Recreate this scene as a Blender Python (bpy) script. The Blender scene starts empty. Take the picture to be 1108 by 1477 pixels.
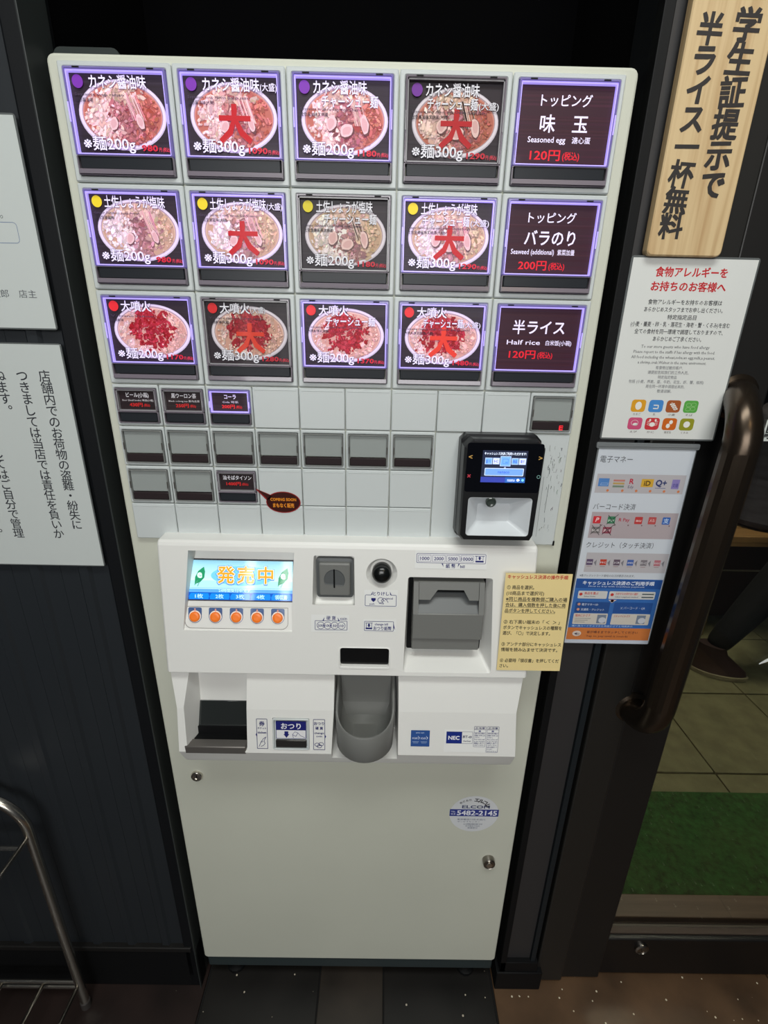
import bpy, bmesh, math, random
from mathutils import Vector, Matrix
random.seed(7)
sc = bpy.context.scene
COL = bpy.context.collection
PI = math.pi
# ------------------------------------------------------------------ camera, world, lights
cam = bpy.data.cameras.new('camera'); camo = bpy.data.objects.new('camera', cam); COL.objects.link(camo)
camo.location = (.34583, -.60095, 1.20344); camo.rotation_euler = (1.22248, -.0203346, -.0001047)
cam.sensor_fit = 'HORIZONTAL'; cam.sensor_width = 36; cam.lens = 36*680/1108; cam.clip_start = .01
sc.camera = camo
w = bpy.data.worlds.new('night'); sc.world = w; w.use_nodes = True
w.node_tree.nodes['Background'].inputs[0].default_value = (.55, .65, .8, 1)
w.node_tree.nodes['Background'].inputs[1].default_value = .025
sc.view_settings.view_transform = 'Standard'; sc.view_settings.look = 'None'
sc.view_settings.exposure = 0.0; sc.view_settings.gamma = 1
sc.view_settings.use_curve_mapping = False

def area(name, loc, aim, sx, sy, power, col):
    l = bpy.data.lights.new(name, 'AREA'); l.shape = 'RECTANGLE'; l.size = sx; l.size_y = sy
    l.energy = power; l.color = col
    o = bpy.data.objects.new(name, l); COL.objects.link(o); o.location = loc
    o.rotation_euler = (Vector(aim)-Vector(loc)).to_track_quat('-Z', 'Y').to_euler()
    return o
area('ceiling_panel_light', (.40, -.80, 2.36), (.35, -.35, .3), 1.1, .35, 14, (.97, 1, .96))
area('rear_room_light', (.25, -2.6, 1.75), (.35, 0, .4), 1.6, .9, 34, (.98, .98, .97))
area('porch_light', (1.7, 1.1, 2.3), (1.6, .8, 0), .5, .5, 15, (1, .93, .72))
area('warm_spot_light', (.95, -1.5, 2.3), (1.0, -.1, 0), .14, .14, 1.6, (1, .75, .45))

# ------------------------------------------------------------------ helpers
def lin(c):
    return tuple(((x/255)/12.92 if x <= 10 else (((x/255)+.055)/1.055)**2.4) for x in c)
MATS = {}
def mat(name, col=(128,128,128), rough=.5, metal=0, emit=None, estr=1, attr=False, noise=None, coat=0, trans=0, alpha=1, bump=None, spec=None, tint=None):
    if name in MATS: return MATS[name]
    m = bpy.data.materials.new(name); m.use_nodes = True; MATS[name] = m
    nt = m.node_tree; b = nt.nodes['Principled BSDF']
    c = (*lin(col), 1)
    b.inputs['Base Color'].default_value = c
    b.inputs['Roughness'].default_value = rough; b.inputs['Metallic'].default_value = metal
    b.inputs['Coat Weight'].default_value = coat; b.inputs['Coat Roughness'].default_value = .05
    b.inputs['Transmission Weight'].default_value = trans; b.inputs['Alpha'].default_value = alpha
    if spec is not None: b.inputs['Specular IOR Level'].default_value = spec
    if emit: b.inputs['Emission Color'].default_value = (*lin(emit), 1); b.inputs['Emission Strength'].default_value = estr
    if attr:
        a = nt.nodes.new('ShaderNodeAttribute'); a.attribute_name = 'Col'
        nt.links.new(a.outputs['Color'], b.inputs['Base Color'])
        if tint:
            mx = nt.nodes.new('ShaderNodeMix'); mx.data_type = 'RGBA'; mx.blend_type = 'MULTIPLY'; mx.inputs[0].default_value = 1
            nt.links.new(a.outputs['Color'], mx.inputs[6]); mx.inputs[7].default_value = (*tint, 1)
            nt.links.new(mx.outputs[2], b.inputs['Emission Color']); b.inputs['Emission Strength'].default_value = estr
    elif noise:
        sc_, amt, stretch = noise
        tc = nt.nodes.new('ShaderNodeTexCoord'); mp = nt.nodes.new('ShaderNodeMapping'); mp.inputs['Scale'].default_value = stretch
        n = nt.nodes.new('ShaderNodeTexNoise'); n.inputs['Scale'].default_value = sc_; n.inputs['Detail'].default_value = 6
        nt.links.new(tc.outputs['Object'], mp.inputs[0]); nt.links.new(mp.outputs[0], n.inputs['Vector'])
        r = nt.nodes.new('ShaderNodeMapRange'); r.inputs[3].default_value = 1-amt; r.inputs[4].default_value = 1+amt
        r.inputs[1].default_value = .3; r.inputs[2].default_value = .7
        nt.links.new(n.outputs['Fac'], r.inputs[0])
        mx = nt.nodes.new('ShaderNodeMix'); mx.data_type = 'RGBA'; mx.blend_type = 'MULTIPLY'; mx.inputs[0].default_value = 1
        mx.inputs[6].default_value = c; nt.links.new(r.outputs[0], mx.inputs[7]); nt.links.new(mx.outputs[2], b.inputs['Base Color'])
    if bump:
        n = nt.nodes.new('ShaderNodeTexNoise'); n.inputs['Scale'].default_value = bump[0]; n.inputs['Detail'].default_value = 3
        tc = nt.nodes.new('ShaderNodeTexCoord'); nt.links.new(tc.outputs['Object'], n.inputs['Vector'])
        bp = nt.nodes.new('ShaderNodeBump'); bp.inputs['Strength'].default_value = bump[1]; bp.inputs['Distance'].default_value = .002
        nt.links.new(n.outputs['Fac'], bp.inputs['Height']); nt.links.new(bp.outputs[0], b.inputs['Normal'])
    return m
def speckled(name, base, spot, dens, rough=.45):
    m = mat(name, base, rough); nt = m.node_tree; b = nt.nodes['Principled BSDF']
    tc = nt.nodes.new('ShaderNodeTexCoord')
    v = nt.nodes.new('ShaderNodeTexVoronoi'); v.inputs['Scale'].default_value = 90; nt.links.new(tc.outputs['Object'], v.inputs['Vector'])
    wn = nt.nodes.new('ShaderNodeTexWhiteNoise'); nt.links.new(v.outputs['Position'], wn.inputs['Vector'])
    g = nt.nodes.new('ShaderNodeMath'); g.operation = 'GREATER_THAN'; g.inputs[1].default_value = 1-dens; nt.links.new(wn.outputs['Value'], g.inputs[0])
    l = nt.nodes.new('ShaderNodeMath'); l.operation = 'LESS_THAN'; l.inputs[1].default_value = .17; nt.links.new(v.outputs['Distance'], l.inputs[0])
    mu = nt.nodes.new('ShaderNodeMath'); mu.operation = 'MULTIPLY'; nt.links.new(g.outputs[0], mu.inputs[0]); nt.links.new(l.outputs[0], mu.inputs[1])
    n = nt.nodes.new('ShaderNodeTexNoise'); n.inputs['Scale'].default_value = 9; n.inputs['Detail'].default_value = 8; nt.links.new(tc.outputs['Object'], n.inputs['Vector'])
    r = nt.nodes.new('ShaderNodeMapRange'); r.inputs[1].default_value = .3; r.inputs[2].default_value = .7; r.inputs[3].default_value = .6; r.inputs[4].default_value = 1.4
    nt.links.new(n.outputs['Fac'], r.inputs[0])
    mx = nt.nodes.new('ShaderNodeMix'); mx.data_type = 'RGBA'; mx.blend_type = 'MULTIPLY'; mx.inputs[0].default_value = 1
    mx.inputs[6].default_value = (*lin(base), 1); nt.links.new(r.outputs[0], mx.inputs[7])
    m2 = nt.nodes.new('ShaderNodeMix'); m2.data_type = 'RGBA'; nt.links.new(mu.outputs[0], m2.inputs[0])
    nt.links.new(mx.outputs[2], m2.inputs[6]); m2.inputs[7].default_value = (*lin(spot), 1)
    nt.links.new(m2.outputs[2], b.inputs['Base Color'])
    return m
def par(o, parent, loc=None):
    if parent is None: return
    o.parent = parent
    # parts keep world coordinates under translated roots
    o.matrix_parent_inverse = Matrix.Translation(-world_loc(parent))
def world_loc(o):
    l = Vector(o.location)
    if o.parent: l = l + world_loc(o.parent) + o.matrix_parent_inverse.translation
    return l
def flat_caps(me):
    for p in me.polygons:
        if len(p.vertices) > 4 or p.area > .0008: p.use_smooth = False
def mesh_from(bm, name, mats, smooth=35):
    bmesh.ops.recalc_face_normals(bm, faces=bm.faces[:])
    me = bpy.data.meshes.new(name); bm.to_mesh(me); bm.free()
    for m in (mats if isinstance(mats, (list, tuple)) else [mats]): me.materials.append(m)
    if smooth:
        me.shade_smooth(); me.set_sharp_from_angle(angle=math.radians(smooth)); flat_caps(me)
    return me
def link(name, me, parent=None, loc=(0,0,0), rot=(0,0,0)):
    o = bpy.data.objects.new(name, me); COL.objects.link(o); o.location = loc; o.rotation_euler = rot
    par(o, parent)
    return o
def mk(name, bm, mats, parent=None, loc=(0,0,0), rot=(0,0,0), smooth=35):
    return link(name, mesh_from(bm, name, mats, smooth), parent, loc, rot)
def sub(name, bm, mats, parent, rot=(0,0,0), off=(0,0,0)):      # geometry in the parent's own coordinates
    me = bm if isinstance(bm, bpy.types.Mesh) else mesh_from(bm, name, mats)
    o = bpy.data.objects.new(name, me); COL.objects.link(o); o.parent = parent; o.location = off; o.rotation_euler = rot
    return o
def thing(name, label, cat, loc, group=None):
    o = bpy.data.objects.new(name, None); COL.objects.link(o); o.location = loc; o.empty_display_size = .05
    return tag(o, label, cat, group)
def tag(o, label, cat, group=None):
    o['label'] = label; o['category'] = cat
    if group: o['group'] = group
    return o
def struct(o): o['kind'] = 'structure'; return o
def loft(bm, loops, cap0=False, cap1=False, mi=0, closed=False):
    vs = [[bm.verts.new(p) for p in L] for L in loops]
    n = len(vs[0]); prs = list(zip(vs, vs[1:])) + ([(vs[-1], vs[0])] if closed else [])
    for A, B in prs:
        for i in range(n):
            f = bm.faces.new((A[i], A[(i+1) % n], B[(i+1) % n], B[i])); f.material_index = mi
    if cap0: bm.faces.new(vs[0]).material_index = mi
    if cap1: bm.faces.new(vs[-1]).material_index = mi
def rr(x0, z0, x1, z1, r, n=4):
    r = max(min(r, (x1-x0)/2-1e-5, (z1-z0)/2-1e-5), 1e-5); P = []
    for cx, cz, a in ((x1-r, z1-r, 0), (x0+r, z1-r, 90), (x0+r, z0+r, 180), (x1-r, z0+r, 270)):
        for i in range(n+1):
            t = math.radians(a+90*i/n); P.append((cx+r*math.cos(t), cz+r*math.sin(t)))
    return P
def at(P, y): return [(p[0], y, p[1]) for p in P]
def slab(bm, x0, z0, x1, z1, y0, y1, r=.001, b=.0008, mi=0, n=2):
    """rounded plate, front at y0, back at y1, chamfered front edge"""
    b = min(b, (x1-x0)/3, (z1-z0)/3)
    loft(bm, [at(rr(x0, z0, x1, z1, r, n), y1), at(rr(x0, z0, x1, z1, r, n), y0+b), at(rr(x0+b, z0+b, x1-b, z1-b, max(r-b, 1e-4), n), y0)], True, True, mi)
def ring(bm, o, i, y0, y1, ro=.002, ri=.001, b=.0008, mi=0, n=2, yi=None):
    yi = y1 if yi is None else yi
    L = [at(rr(*o, ro, n), y1), at(rr(*o, ro, n), y0+b), at(rr(o[0]+b, o[1]+b, o[2]-b, o[3]-b, max(ro-b, 1e-4), n), y0),
         at(rr(i[0]-b, i[1]-b, i[2]+b, i[3]+b, ri+b, n), y0), at(rr(*i, ri, n), y0+b), at(rr(*i, ri, n), yi)]
    loft(bm, L, mi=mi, closed=(yi == y1))
def box(bm, x0, x1, y0, y1, z0, z1, b=0, mi=0):
    g = bmesh.ops.create_cube(bm, size=1, matrix=Matrix.Translation(((x0+x1)/2, (y0+y1)/2, (z0+z1)/2)) @ Matrix.Diagonal((x1-x0, y1-y0, z1-z0, 1)))
    fs = {f for v in g['verts'] for f in v.link_faces}
    for f in fs: f.material_index = mi
    if b: bmesh.ops.bevel(bm, geom=list({e for v in g['verts'] for e in v.link_edges}), offset=b, segments=2, affect='EDGES', profile=.5)
def prismx(bm, prof, x0, x1, mi=0):  # profile in (y, z)
    loft(bm, [[(x0, y, z) for y, z in prof], [(x1, y, z) for y, z in prof]], True, True, mi)
def tube(bm, pts, r, n=10, mi=0, closed=False, cap=True):
    pts = [Vector(p) for p in pts]; loops = []; prev = None
    for k, p in enumerate(pts):
        a = pts[k-1] if (k or closed) else p; c = pts[(k+1) % len(pts)] if (k < len(pts)-1 or closed) else p
        t = (c-a).normalized()
        if prev is None:
            u = t.orthogonal().normalized()
        else: u = (prev - t*prev.dot(t)).normalized()
        prev = u; v = t.cross(u); rr_ = r[k] if isinstance(r, (list, tuple)) else r
        loops.append([p+(u*math.cos(2*PI*i/n)+v*math.sin(2*PI*i/n))*rr_ for i in range(n)])
    loft(bm, loops, cap and not closed, cap and not closed, mi, closed)
def arc(c, r, a0, a1, n, ax):  # arc in plane ax = (u, v)
    u, v = Vector(ax[0]), Vector(ax[1])
    return [Vector(c)+(u*math.cos(math.radians(a0+(a1-a0)*i/n))+v*math.sin(math.radians(a0+(a1-a0)*i/n)))*r for i in range(n+1)]
def lathe(bm, prof, c, n=24, axis='Y', mi=0, capend=True):
    L = []
    for r, h in prof:
        L.append([(c[0]+r*math.cos(2*PI*i/n), c[1]+h, c[2]+r*math.sin(2*PI*i/n)) if axis == 'Y' else
                  (c[0]+r*math.cos(2*PI*i/n), c[1]+r*math.sin(2*PI*i/n), c[2]+h) for i in range(n)])
    loft(bm, L, True, capend, mi)
def boolean(o, cutters, bevel=0, seg=2, ang=25):
    for c in cutters:
        me = mesh_from(c, 'cut', MATS['moulded_white'], 0); co = bpy.data.objects.new('cut', me); COL.objects.link(co)
        m = o.modifiers.new('b', 'BOOLEAN'); m.operation = 'DIFFERENCE'; m.object = co; m.solver = 'EXACT'
    if bevel:
        m = o.modifiers.new('v', 'BEVEL'); m.width = bevel; m.segments = seg; m.limit_method = 'ANGLE'; m.angle_limit = math.radians(ang); m.use_clamp_overlap = True
    dg = bpy.context.evaluated_depsgraph_get(); me = bpy.data.meshes.new_from_object(o.evaluated_get(dg))
    cs = [m.object for m in o.modifiers if m.type == 'BOOLEAN']
    o.modifiers.clear(); o.data = me
    for c in cs: bpy.data.objects.remove(c)
    me.shade_smooth(); me.set_sharp_from_angle(angle=math.radians(40)); flat_caps(me)

# ------------------------------------------------------------------ flat print (lettering and pictures on paper, cards, screens)
GC = {}
def glyphs(s, off=0.0, res=2):
    """letter outlines as flat triangles; off emboldens by a rim round every outline"""
    k = (s, off, res)
    if k in GC: return GC[k]
    c = bpy.data.curves.new('t', 'FONT'); c.body = s; c.size = 1; c.resolution_u = res; c.fill_mode = 'FRONT'; c.dimensions = '2D'
    if off > 0: c.dimensions = '3D'; c.bevel_depth = off; c.bevel_resolution = 0; c.fill_mode = 'FULL'
    o = bpy.data.objects.new('t', c); COL.objects.link(o)
    dg = bpy.context.evaluated_depsgraph_get(); me = bpy.data.meshes.new_from_object(o.evaluated_get(dg))
    V = [(v.co.x, v.co.y, v.co.z/off if off > 0 else 1.) for v in me.vertices]
    F = [tuple(p.vertices) for p in me.polygons if all(V[i][2] > -.01 for i in p.vertices)]
    bpy.data.objects.remove(o); bpy.data.curves.remove(c); bpy.data.meshes.remove(me)
    if off > 0:
        g = glyphs(s, 0., res); n0 = len(V); V += g[0]; F += [tuple(i+n0 for i in f) for f in g[1]]
    used = sorted({i for f in F for i in f}); mp = {j: i for i, j in enumerate(used)}
    V = [V[j] for j in used]; F = [tuple(mp[i] for i in f) for f in F]
    xs = [v[0] for v in V] or [0]; ys = [v[1] for v in V] or [0]
    GC[k] = (V, F, min(xs), max(xs), min(ys), max(ys)); return GC[k]
class Print:
    def __init__(s, dz=.00012): s.V = []; s.F = []; s.C = []; s.k = 0; s.dz = dz
    def lay(s, n=1): s.k += n
    def poly(s, P, col):
        c = lin(col); b = len(s.V); s.V += [(x, -s.k*s.dz, y) for x, y in P]; s.C += [c]*len(P); s.F.append(tuple(range(b, b+len(P))))
    def rect(s, x0, y0, x1, y1, col, r=0):
        s.poly(rr(x0, y0, x1, y1, r, 3) if r else [(x0, y0), (x1, y0), (x1, y1), (x0, y1)], col)
    def frame(s, x0, y0, x1, y1, t, col, r=0):
        A = rr(x0, y0, x1, y1, max(r, t*1.01), 3); B = rr(x0+t, y0+t, x1-t, y1-t, max(r-t, t*.01), 3); s.band(A, B, col)
    def band(s, A, B, col):
        c = lin(col); b = len(s.V); n = len(A)
        s.V += [(x, -s.k*s.dz, y) for x, y in A+B]; s.C += [c]*(2*n)
        for i in range(n): j = (i+1) % n; s.F.append((b+i, b+j, b+n+j, b+n+i))
    def ell(s, cx, cy, rx, ry, col, n=24, a0=0, a1=360, col2=None):
        P = [(cx+rx*math.cos(math.radians(a0+(a1-a0)*i/n)), cy+ry*math.sin(math.radians(a0+(a1-a0)*i/n))) for i in range(n+(a1-a0 < 360))]
        s.poly(P, col)
    def ringe(s, cx, cy, rx, ry, t, col, n=28):
        f = lambda a, b: [(cx+a*math.cos(2*PI*i/n), cy+b*math.sin(2*PI*i/n)) for i in range(n)]
        s.band(f(rx, ry), f(rx-t, ry-t), col)
    def line(s, pts, t, col):
        for (x0, y0), (x1, y1) in zip(pts, pts[1:]):
            L = math.hypot(x1-x0, y1-y0) or 1; nx, ny = -(y1-y0)/L*t/2, (x1-x0)/L*t/2
            s.poly([(x0+nx, y0+ny), (x0-nx, y0-ny), (x1-nx, y1-ny), (x1+nx, y1+ny)], col)
    def put(s, G, x, y, sx, sy, col, shear=0, rot=0, cx=0, cy=0):
        c = lin(col); V, F = G[0], G[1]; b = len(s.V); ca, sa = math.cos(rot), math.sin(rot)
        for u, v, q in V:
            X, Y = (u-cx)*sx+shear*(v-cy)*sy, (v-cy)*sy
            s.V.append((x+X*ca-Y*sa, -s.k*s.dz+(1-q)*s.dz*.25, y+X*sa+Y*ca))
        s.C += [c]*len(V); s.F += [tuple(b+i for i in f) for f in F]
    def text(s, t, x, y, h, col, w=None, al='l', off=0., out=None, ocol=(0,0,0), shear=0, res=2, rot=0):
        """h: em height, y: baseline; w: target width; out: outline offset"""
        if h < .0045: res = 1; off = max(off, .012)
        g0 = glyphs(t, 0., res); W = (g0[3]-g0[2])*h; sx = h*(w/W) if w else h; W = w or W
        x0 = x - (0 if al == 'l' else W/2 if al == 'c' else W)
        X, Y = x0-g0[2]*sx*math.cos(rot), y-g0[2]*sx*math.sin(rot)
        if out:
            s.put(glyphs(t, out, 1), X, Y, sx, h, ocol, shear, rot)
            s.lay(1)
        s.put(glyphs(t, off, res), X, Y, sx, h, col, shear, rot)
        if out: s.lay(-1)
    def vtext(s, t, x, y, pitch, h, col, offs=((0, 0, 0.),), jit=0, sx=1, res=3):
        """vertical writing, first character centred at (x, y)"""
        for i, ch in enumerate(t):
            if ch == '　': continue
            cyy = y-i*pitch; cx_ = .5; cyc = .38
            X = x
            if ch in '。、': X += h*.55; cyy += h*.5
            a = random.uniform(-jit, jit); k = ch
            rot = -PI/2 if ch == 'ー' else 0
            for j, (dx, dy, of) in enumerate(offs):
                                s.put(glyphs(k, of, res), X+dx*h, cyy+dy*h, h*sx, h, col, 0, a+rot, cx_, cyc)
    def build(s, name, m, parent=None, loc=(0,0,0), rot=(0,0,0), back=None):
        me = bpy.data.meshes.new(name); me.from_pydata(s.V, [], s.F)
        a = me.color_attributes.new('Col', 'FLOAT_COLOR', 'POINT')
        a.data.foreach_set('color', [q for c in s.C for q in (*c, 1)])
        me.materials.append(m); me.validate()
        return me if parent is None and name is None else me

def printed(name, P, m, parent, loc=(0,0,0), rot=(0,0,0), subpart=False):
    me = P.build(name, m)
    return sub(name, me, None, parent, rot, loc) if subpart else link(name, me, parent, loc, rot)

# ------------------------------------------------------------------ materials
M_cab = mat('painted_cabinet', (204, 206, 192), .42, noise=(3, .035, (1, 1, 1)))
M_cell = mat('button_frame_plastic', (200, 206, 206), .38)
M_white = mat('moulded_white', (230, 230, 226), .4)
M_black = mat('black_paint', (7, 8, 10), .6, spec=.25)
M_void = mat('matt_black_board', (3, 3, 4), .95, spec=.05)
M_black_s = mat('black_gloss', (8, 8, 9), .15)
M_dark = mat('dark_bronze_aluminium', (30, 29, 28), .45, metal=.3)
M_board = mat('dark_siding', (36, 40, 44), .42, noise=(5, .15, (1, 1, .2)))
M_joint = mat('joint_shadow_gap', (4, 4, 5), .8)
M_clear = mat('clear_acrylic', (120, 112, 122), .2, coat=.5)
M_glow = mat('led_lit_acrylic_edge', (110, 102, 150), .2, emit=(104, 90, 172), estr=.38, coat=.5)
M_glow2 = mat('led_lit_inner_line', (160, 150, 220), .2, emit=(180, 160, 255), estr=.8)
M_line = mat('acrylic_line', (150, 148, 152), .2)
M_strip = mat('sold_out_smoked_window', (40, 43, 48), .3, spec=.2)
M_strip2 = mat('sold_out_smoked_window_brown', (48, 40, 42), .3, spec=.2)
M_cardlit = mat('backlit_card', (50, 50, 50), .45, spec=.25, attr=True, tint=(.66, .46, .98), estr=.50, coat=.06)
M_card = mat('unlit_card', (50, 50, 50), .45, attr=True, coat=.06, spec=.25)
M_blankcard = mat('blank_grey_card', (152, 158, 156), .25, coat=.3)
M_paper = mat('printed_paper', (220, 220, 220), .45, attr=True)
M_paperg = mat('laminated_print', (220, 220, 220), .28, attr=True, coat=.25)
M_lam = mat('laminate_film', (100, 104, 104), .15, coat=.4)
M_screen = mat('lcd_screen', (20, 20, 20), .07, attr=True, tint=(.9, 1, 1.0), estr=.62, coat=.4)
M_screen2 = mat('terminal_screen', (20, 20, 20), .15, attr=True, tint=(.8, .9, 1.0), estr=.7)
M_grey = mat('grey_plastic', (118, 119, 116), .45)
M_grey2 = mat('darker_grey_plastic', (88, 91, 92), .4)
M_chrome = mat('polished_steel', (225, 220, 210), .25, metal=1)
M_nickel = mat('nickel', (150, 145, 138), .28, metal=1)
M_bronze = mat('bronze_handle_metal', (72, 62, 52), .26, metal=.85)
M_orange = mat('orange_button_plastic', (238, 120, 30), .35, emit=(240, 110, 20), estr=.15)
M_red = mat('red_led', (200, 20, 30), .3, emit=(255, 40, 50), estr=1.5)

# ------------------------------------------------------------------ the setting
def part_box(name, x0, x1, y0, y1, z0, z1, m, parent, b=.001):
    bm = bmesh.new(); box(bm, x0, x1, y0, y1, z0, z1, b); return mk(name, bm, m, parent)
# wall_left: backing with vertical siding boards, each with a raised bead
bm = bmesh.new(); box(bm, -1.3, -.037, .012, .06, -.085, 2.4); wl = struct(mk('wall_left', bm, M_joint))
bm = bmesh.new()
SD = [(-.0347, .0115), (-.0347, .0006), (-.0345, 0), (-.0100, 0), (-.0060, -.0040), (.0060, -.0040), (.0100, 0), (.0345, 0), (.0347, .001), (.0347, .0115)]
loft(bm, [[(x, y, .045) for x, y in SD], [(x, y, 2.35) for x, y in SD]], True, True)
bme = mesh_from(bm, 'board', M_board)
for i in range(17): 
    o = link('board', bme, wl, (-.092-.0695*i+.02, 0, 0))
bm = bmesh.new(); box(bm, -1.3, -.012, -.006, .02, -.085, .034, .002); struct(mk('baseboard_left', bm, M_black))
bm = bmesh.new(); box(bm, -1.3, -.02, -.010, .012, .034, .046, .002); struct(mk('trim_1', bm, M_dark))
bm = bmesh.new(); box(bm, -.036, -.014, -.006, .05, -.085, 2.4, .003); struct(mk('trim_2', bm, mat('frame_black', (14, 16, 19), .5, spec=.25)))
bm = bmesh.new(); box(bm, -.0145, -.0125, -.010, .04, -.085, 2.4, .0006); struct(mk('trim_3', bm, mat('frame_lip', (48, 52, 52), .35)))
# niche round the machine
bm = bmesh.new(); box(bm, -.06, .66, .30, .33, -.085, 2.4); struct(mk('wall_back', bm, M_void))
bm = bmesh.new(); box(bm, -.03, -.016, .04, .30, -.085, 2.4); struct(mk('wall_niche_left', bm, M_void))
bm = bmesh.new(); box(bm, .62, .634, .04, .30, -.085, 2.4); struct(mk('wall_niche_right', bm, M_void))
# narrow wall between machine and door
bm = bmesh.new(); box(bm, .612, .690, .012, .06, -.097, 2.4); wr = struct(mk('wall_right', bm, mat('frame_black', (17, 18, 22))))
part_box('panel', .6235, .6745, .006, .013, .0, 2.38, mat('brown_grey_panel', (46, 45, 46), .5), wr)
part_box('frame_strip', .612, .6235, -.003, .013, -.03, 2.38, M_black, wr)
part_box('frame_strip', .6745, .684, .0, .013, -.03, 2.38, mat('frame_edge', (24, 30, 34), .5, spec=.3), wr)
part_box('frame_strip', .612, .690, -.003, .013, -.03, .0, M_black, wr)
bm = bmesh.new(); box(bm, .606, .702, -.006, .03, -.086, -.03, .002); struct(mk('baseboard_right', bm, M_black))
# door_1: stile, bottom rail, glass, handle, lock
bm = bmesh.new(); box(bm, .694, .752, .006, .055, -.078, 2.4, .003); d1 = struct(mk('door_1', bm, mat('stile_bronze', (36, 35, 33), .42, metal=.2)))
part_box('stile', .753, .834, .012, .055, -.078, 2.4, M_dark, d1, .003)
part_box('bottom_rail', .8345, 1.9, .02, .055, -.078, .038, mat('rail_black', (12, 11, 11), .45), d1, .003)
part_box('glazing_bead', .8345, 1.9, .03, .05, .038, .0425, mat('bead_brown', (70, 58, 48), .5), d1, .001)
gm = bpy.data.materials.new('clear_glass'); gm.use_nodes = True; MATS['clear_glass'] = gm
b = gm.node_tree.nodes['Principled BSDF']; b.inputs['Transmission Weight'].default_value = 1; b.inputs['Roughness'].default_value = 0
b.inputs['IOR'].default_value = 1.45; b.inputs['Base Color'].default_value = (.86, .9, .86, 1)
part_box('glass_pane', .8345, 1.9, .040, .045, .042, 2.38, gm, d1, 0)
bm = bmesh.new(); hx, zt, zb = .772, 1.150, .650
R_ = .062
pts = [(hx-.004, .012, zt-.010)] + arc((hx, .012, zt-R_), R_, 90, 180, 10, ((0, 1, 0), (0, 0, 1)))[1:]
pts += arc((hx, .012, zb+R_), R_, 180, 270, 10, ((0, 1, 0), (0, 0, 1)))
n = len(pts); tube(bm, pts, [.0205]*n, 18)
lathe(bm, [(.028, .0), (.028, -.005), (.0225, -.008)], (hx, .0115, zt-.004)); lathe(bm, [(.028, .0), (.028, -.005), (.0225, -.008)], (hx, .0115, zb+.004))
for v in bm.verts: v.co.x += -(zt-v.co.z)/(zt-zb)*.014 + (.022*max(0, min(1, (v.co.y+.045)/.06)) if v.co.z > 1.0 else 0)
mk('handle', bm, M_bronze, d1, smooth=50)
bm = bmesh.new(); lathe(bm, [(.014, 0), (.014, -.005), (.011, -.007), (.0105, -.0055)], (.912, .020, .0131)); box(bm, .9105, .9135, .0125, .016, .009, .017)
mk('lock_cylinder', bm, M_nickel, d1)
# small lettering stuck on the glass
P = Print(); P.rect(0, 0, .06, .029, (206, 212, 208)); P.lay(2); P.text('駅', .0015, .005, .022, (30, 30, 34), off=.02)
o = printed('door_decal', P, M_paper, d1, (.8645, .0385, 1.085))
bm = bmesh.new(); A = []
for i in range(9):
    t = i/8; A.append((.970+.06*t, .719+.022*math.sin(t*1.9), .0045*math.sin(PI*(t*.9+.02))+.0006))
loft(bm, [at([(x, z-h_), (x, z+h_)], .039) for x, z, h_ in A][:1]*0 or [[(x, .039, z-h_), (x, .039, z+h_), (x, .0398, z+h_), (x, .0398, z-h_)] for x, z, h_ in A], True, True)
mk('door_decal', bm, mat('white_vinyl', (235, 238, 236), .4), d1)
# floor of 60 cm tiles
bm = bmesh.new(); box(bm, -1.4, 2.0, -2.9, .06, -.13, -.089); fl = struct(mk('floor', bm, M_joint))
tile_m = [speckled('floor_tile_dark_shaded', (26, 24, 22), (200, 190, 170), .05), speckled('floor_tile_reddish_shaded', (38, 27, 24), (210, 200, 180), .05), speckled('floor_tile_brown_lit', (88, 66, 46), (225, 215, 190), .22), speckled('floor_tile_mid', (48, 42, 36), (200, 190, 170), .06)]  # shade and light from the right are put into the tile colours
TM = {}
for i, x in enumerate((-1.218, -.611, -.004, .603, 1.21)):
    for j, (y0, y1) in enumerate(((-.56, .035), (-1.165, -.562), (-1.77, -1.167), (-2.375, -1.772))):
        mm = 1 if x < -.1 else (0 if x < .5 else 2)
        k = (mm, j > 0)
        if k not in TM:
            bm = bmesh.new(); box(bm, 0, .604, y0-y1, 0, -.012, 0, .0012); TM[k] = mesh_from(bm, 'tile', tile_m[mm])
        if mm == 0:
            for a, b_ in ((.0, .236), (.238, .372), (.374, .604)):
                bm = bmesh.new(); box(bm, a, b_, y0-y1, 0, -.012, -.001 if b_ == .372 else -.003, .0012); mk('tile', bm, tile_m[0] if b_ != .372 else tile_m[3], fl, (x+.0015, y1, -.085))
            continue
        link('tile', TM[k], fl, (x+.0015, y1, -.085))
bm = bmesh.new(); box(bm, -.03, .634, .036, .30, -.1, -.086); struct(mk('floor_niche', bm, M_black))
bm = bmesh.new(); box(bm, -1.4, 2.0, -2.9, .30, 2.40, 2.44); struct(mk('ceiling', bm, mat('ceiling_paint', (150, 150, 146), .8)))
# threshold rails outside the glass
bm = bmesh.new(); box(bm, .82, 2.6, .056, .105, -.10, -.052, .002); box(bm, .82, 2.6, .105, .118, -.10, -.072); box(bm, .82, 2.6, .118, .168, -.10, -.056, .002)
struct(mk('trim_4', bm, mat('sill_brown', (104, 84, 68), .5, noise=(20, .2, (.2, 4, 1)))))
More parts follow.
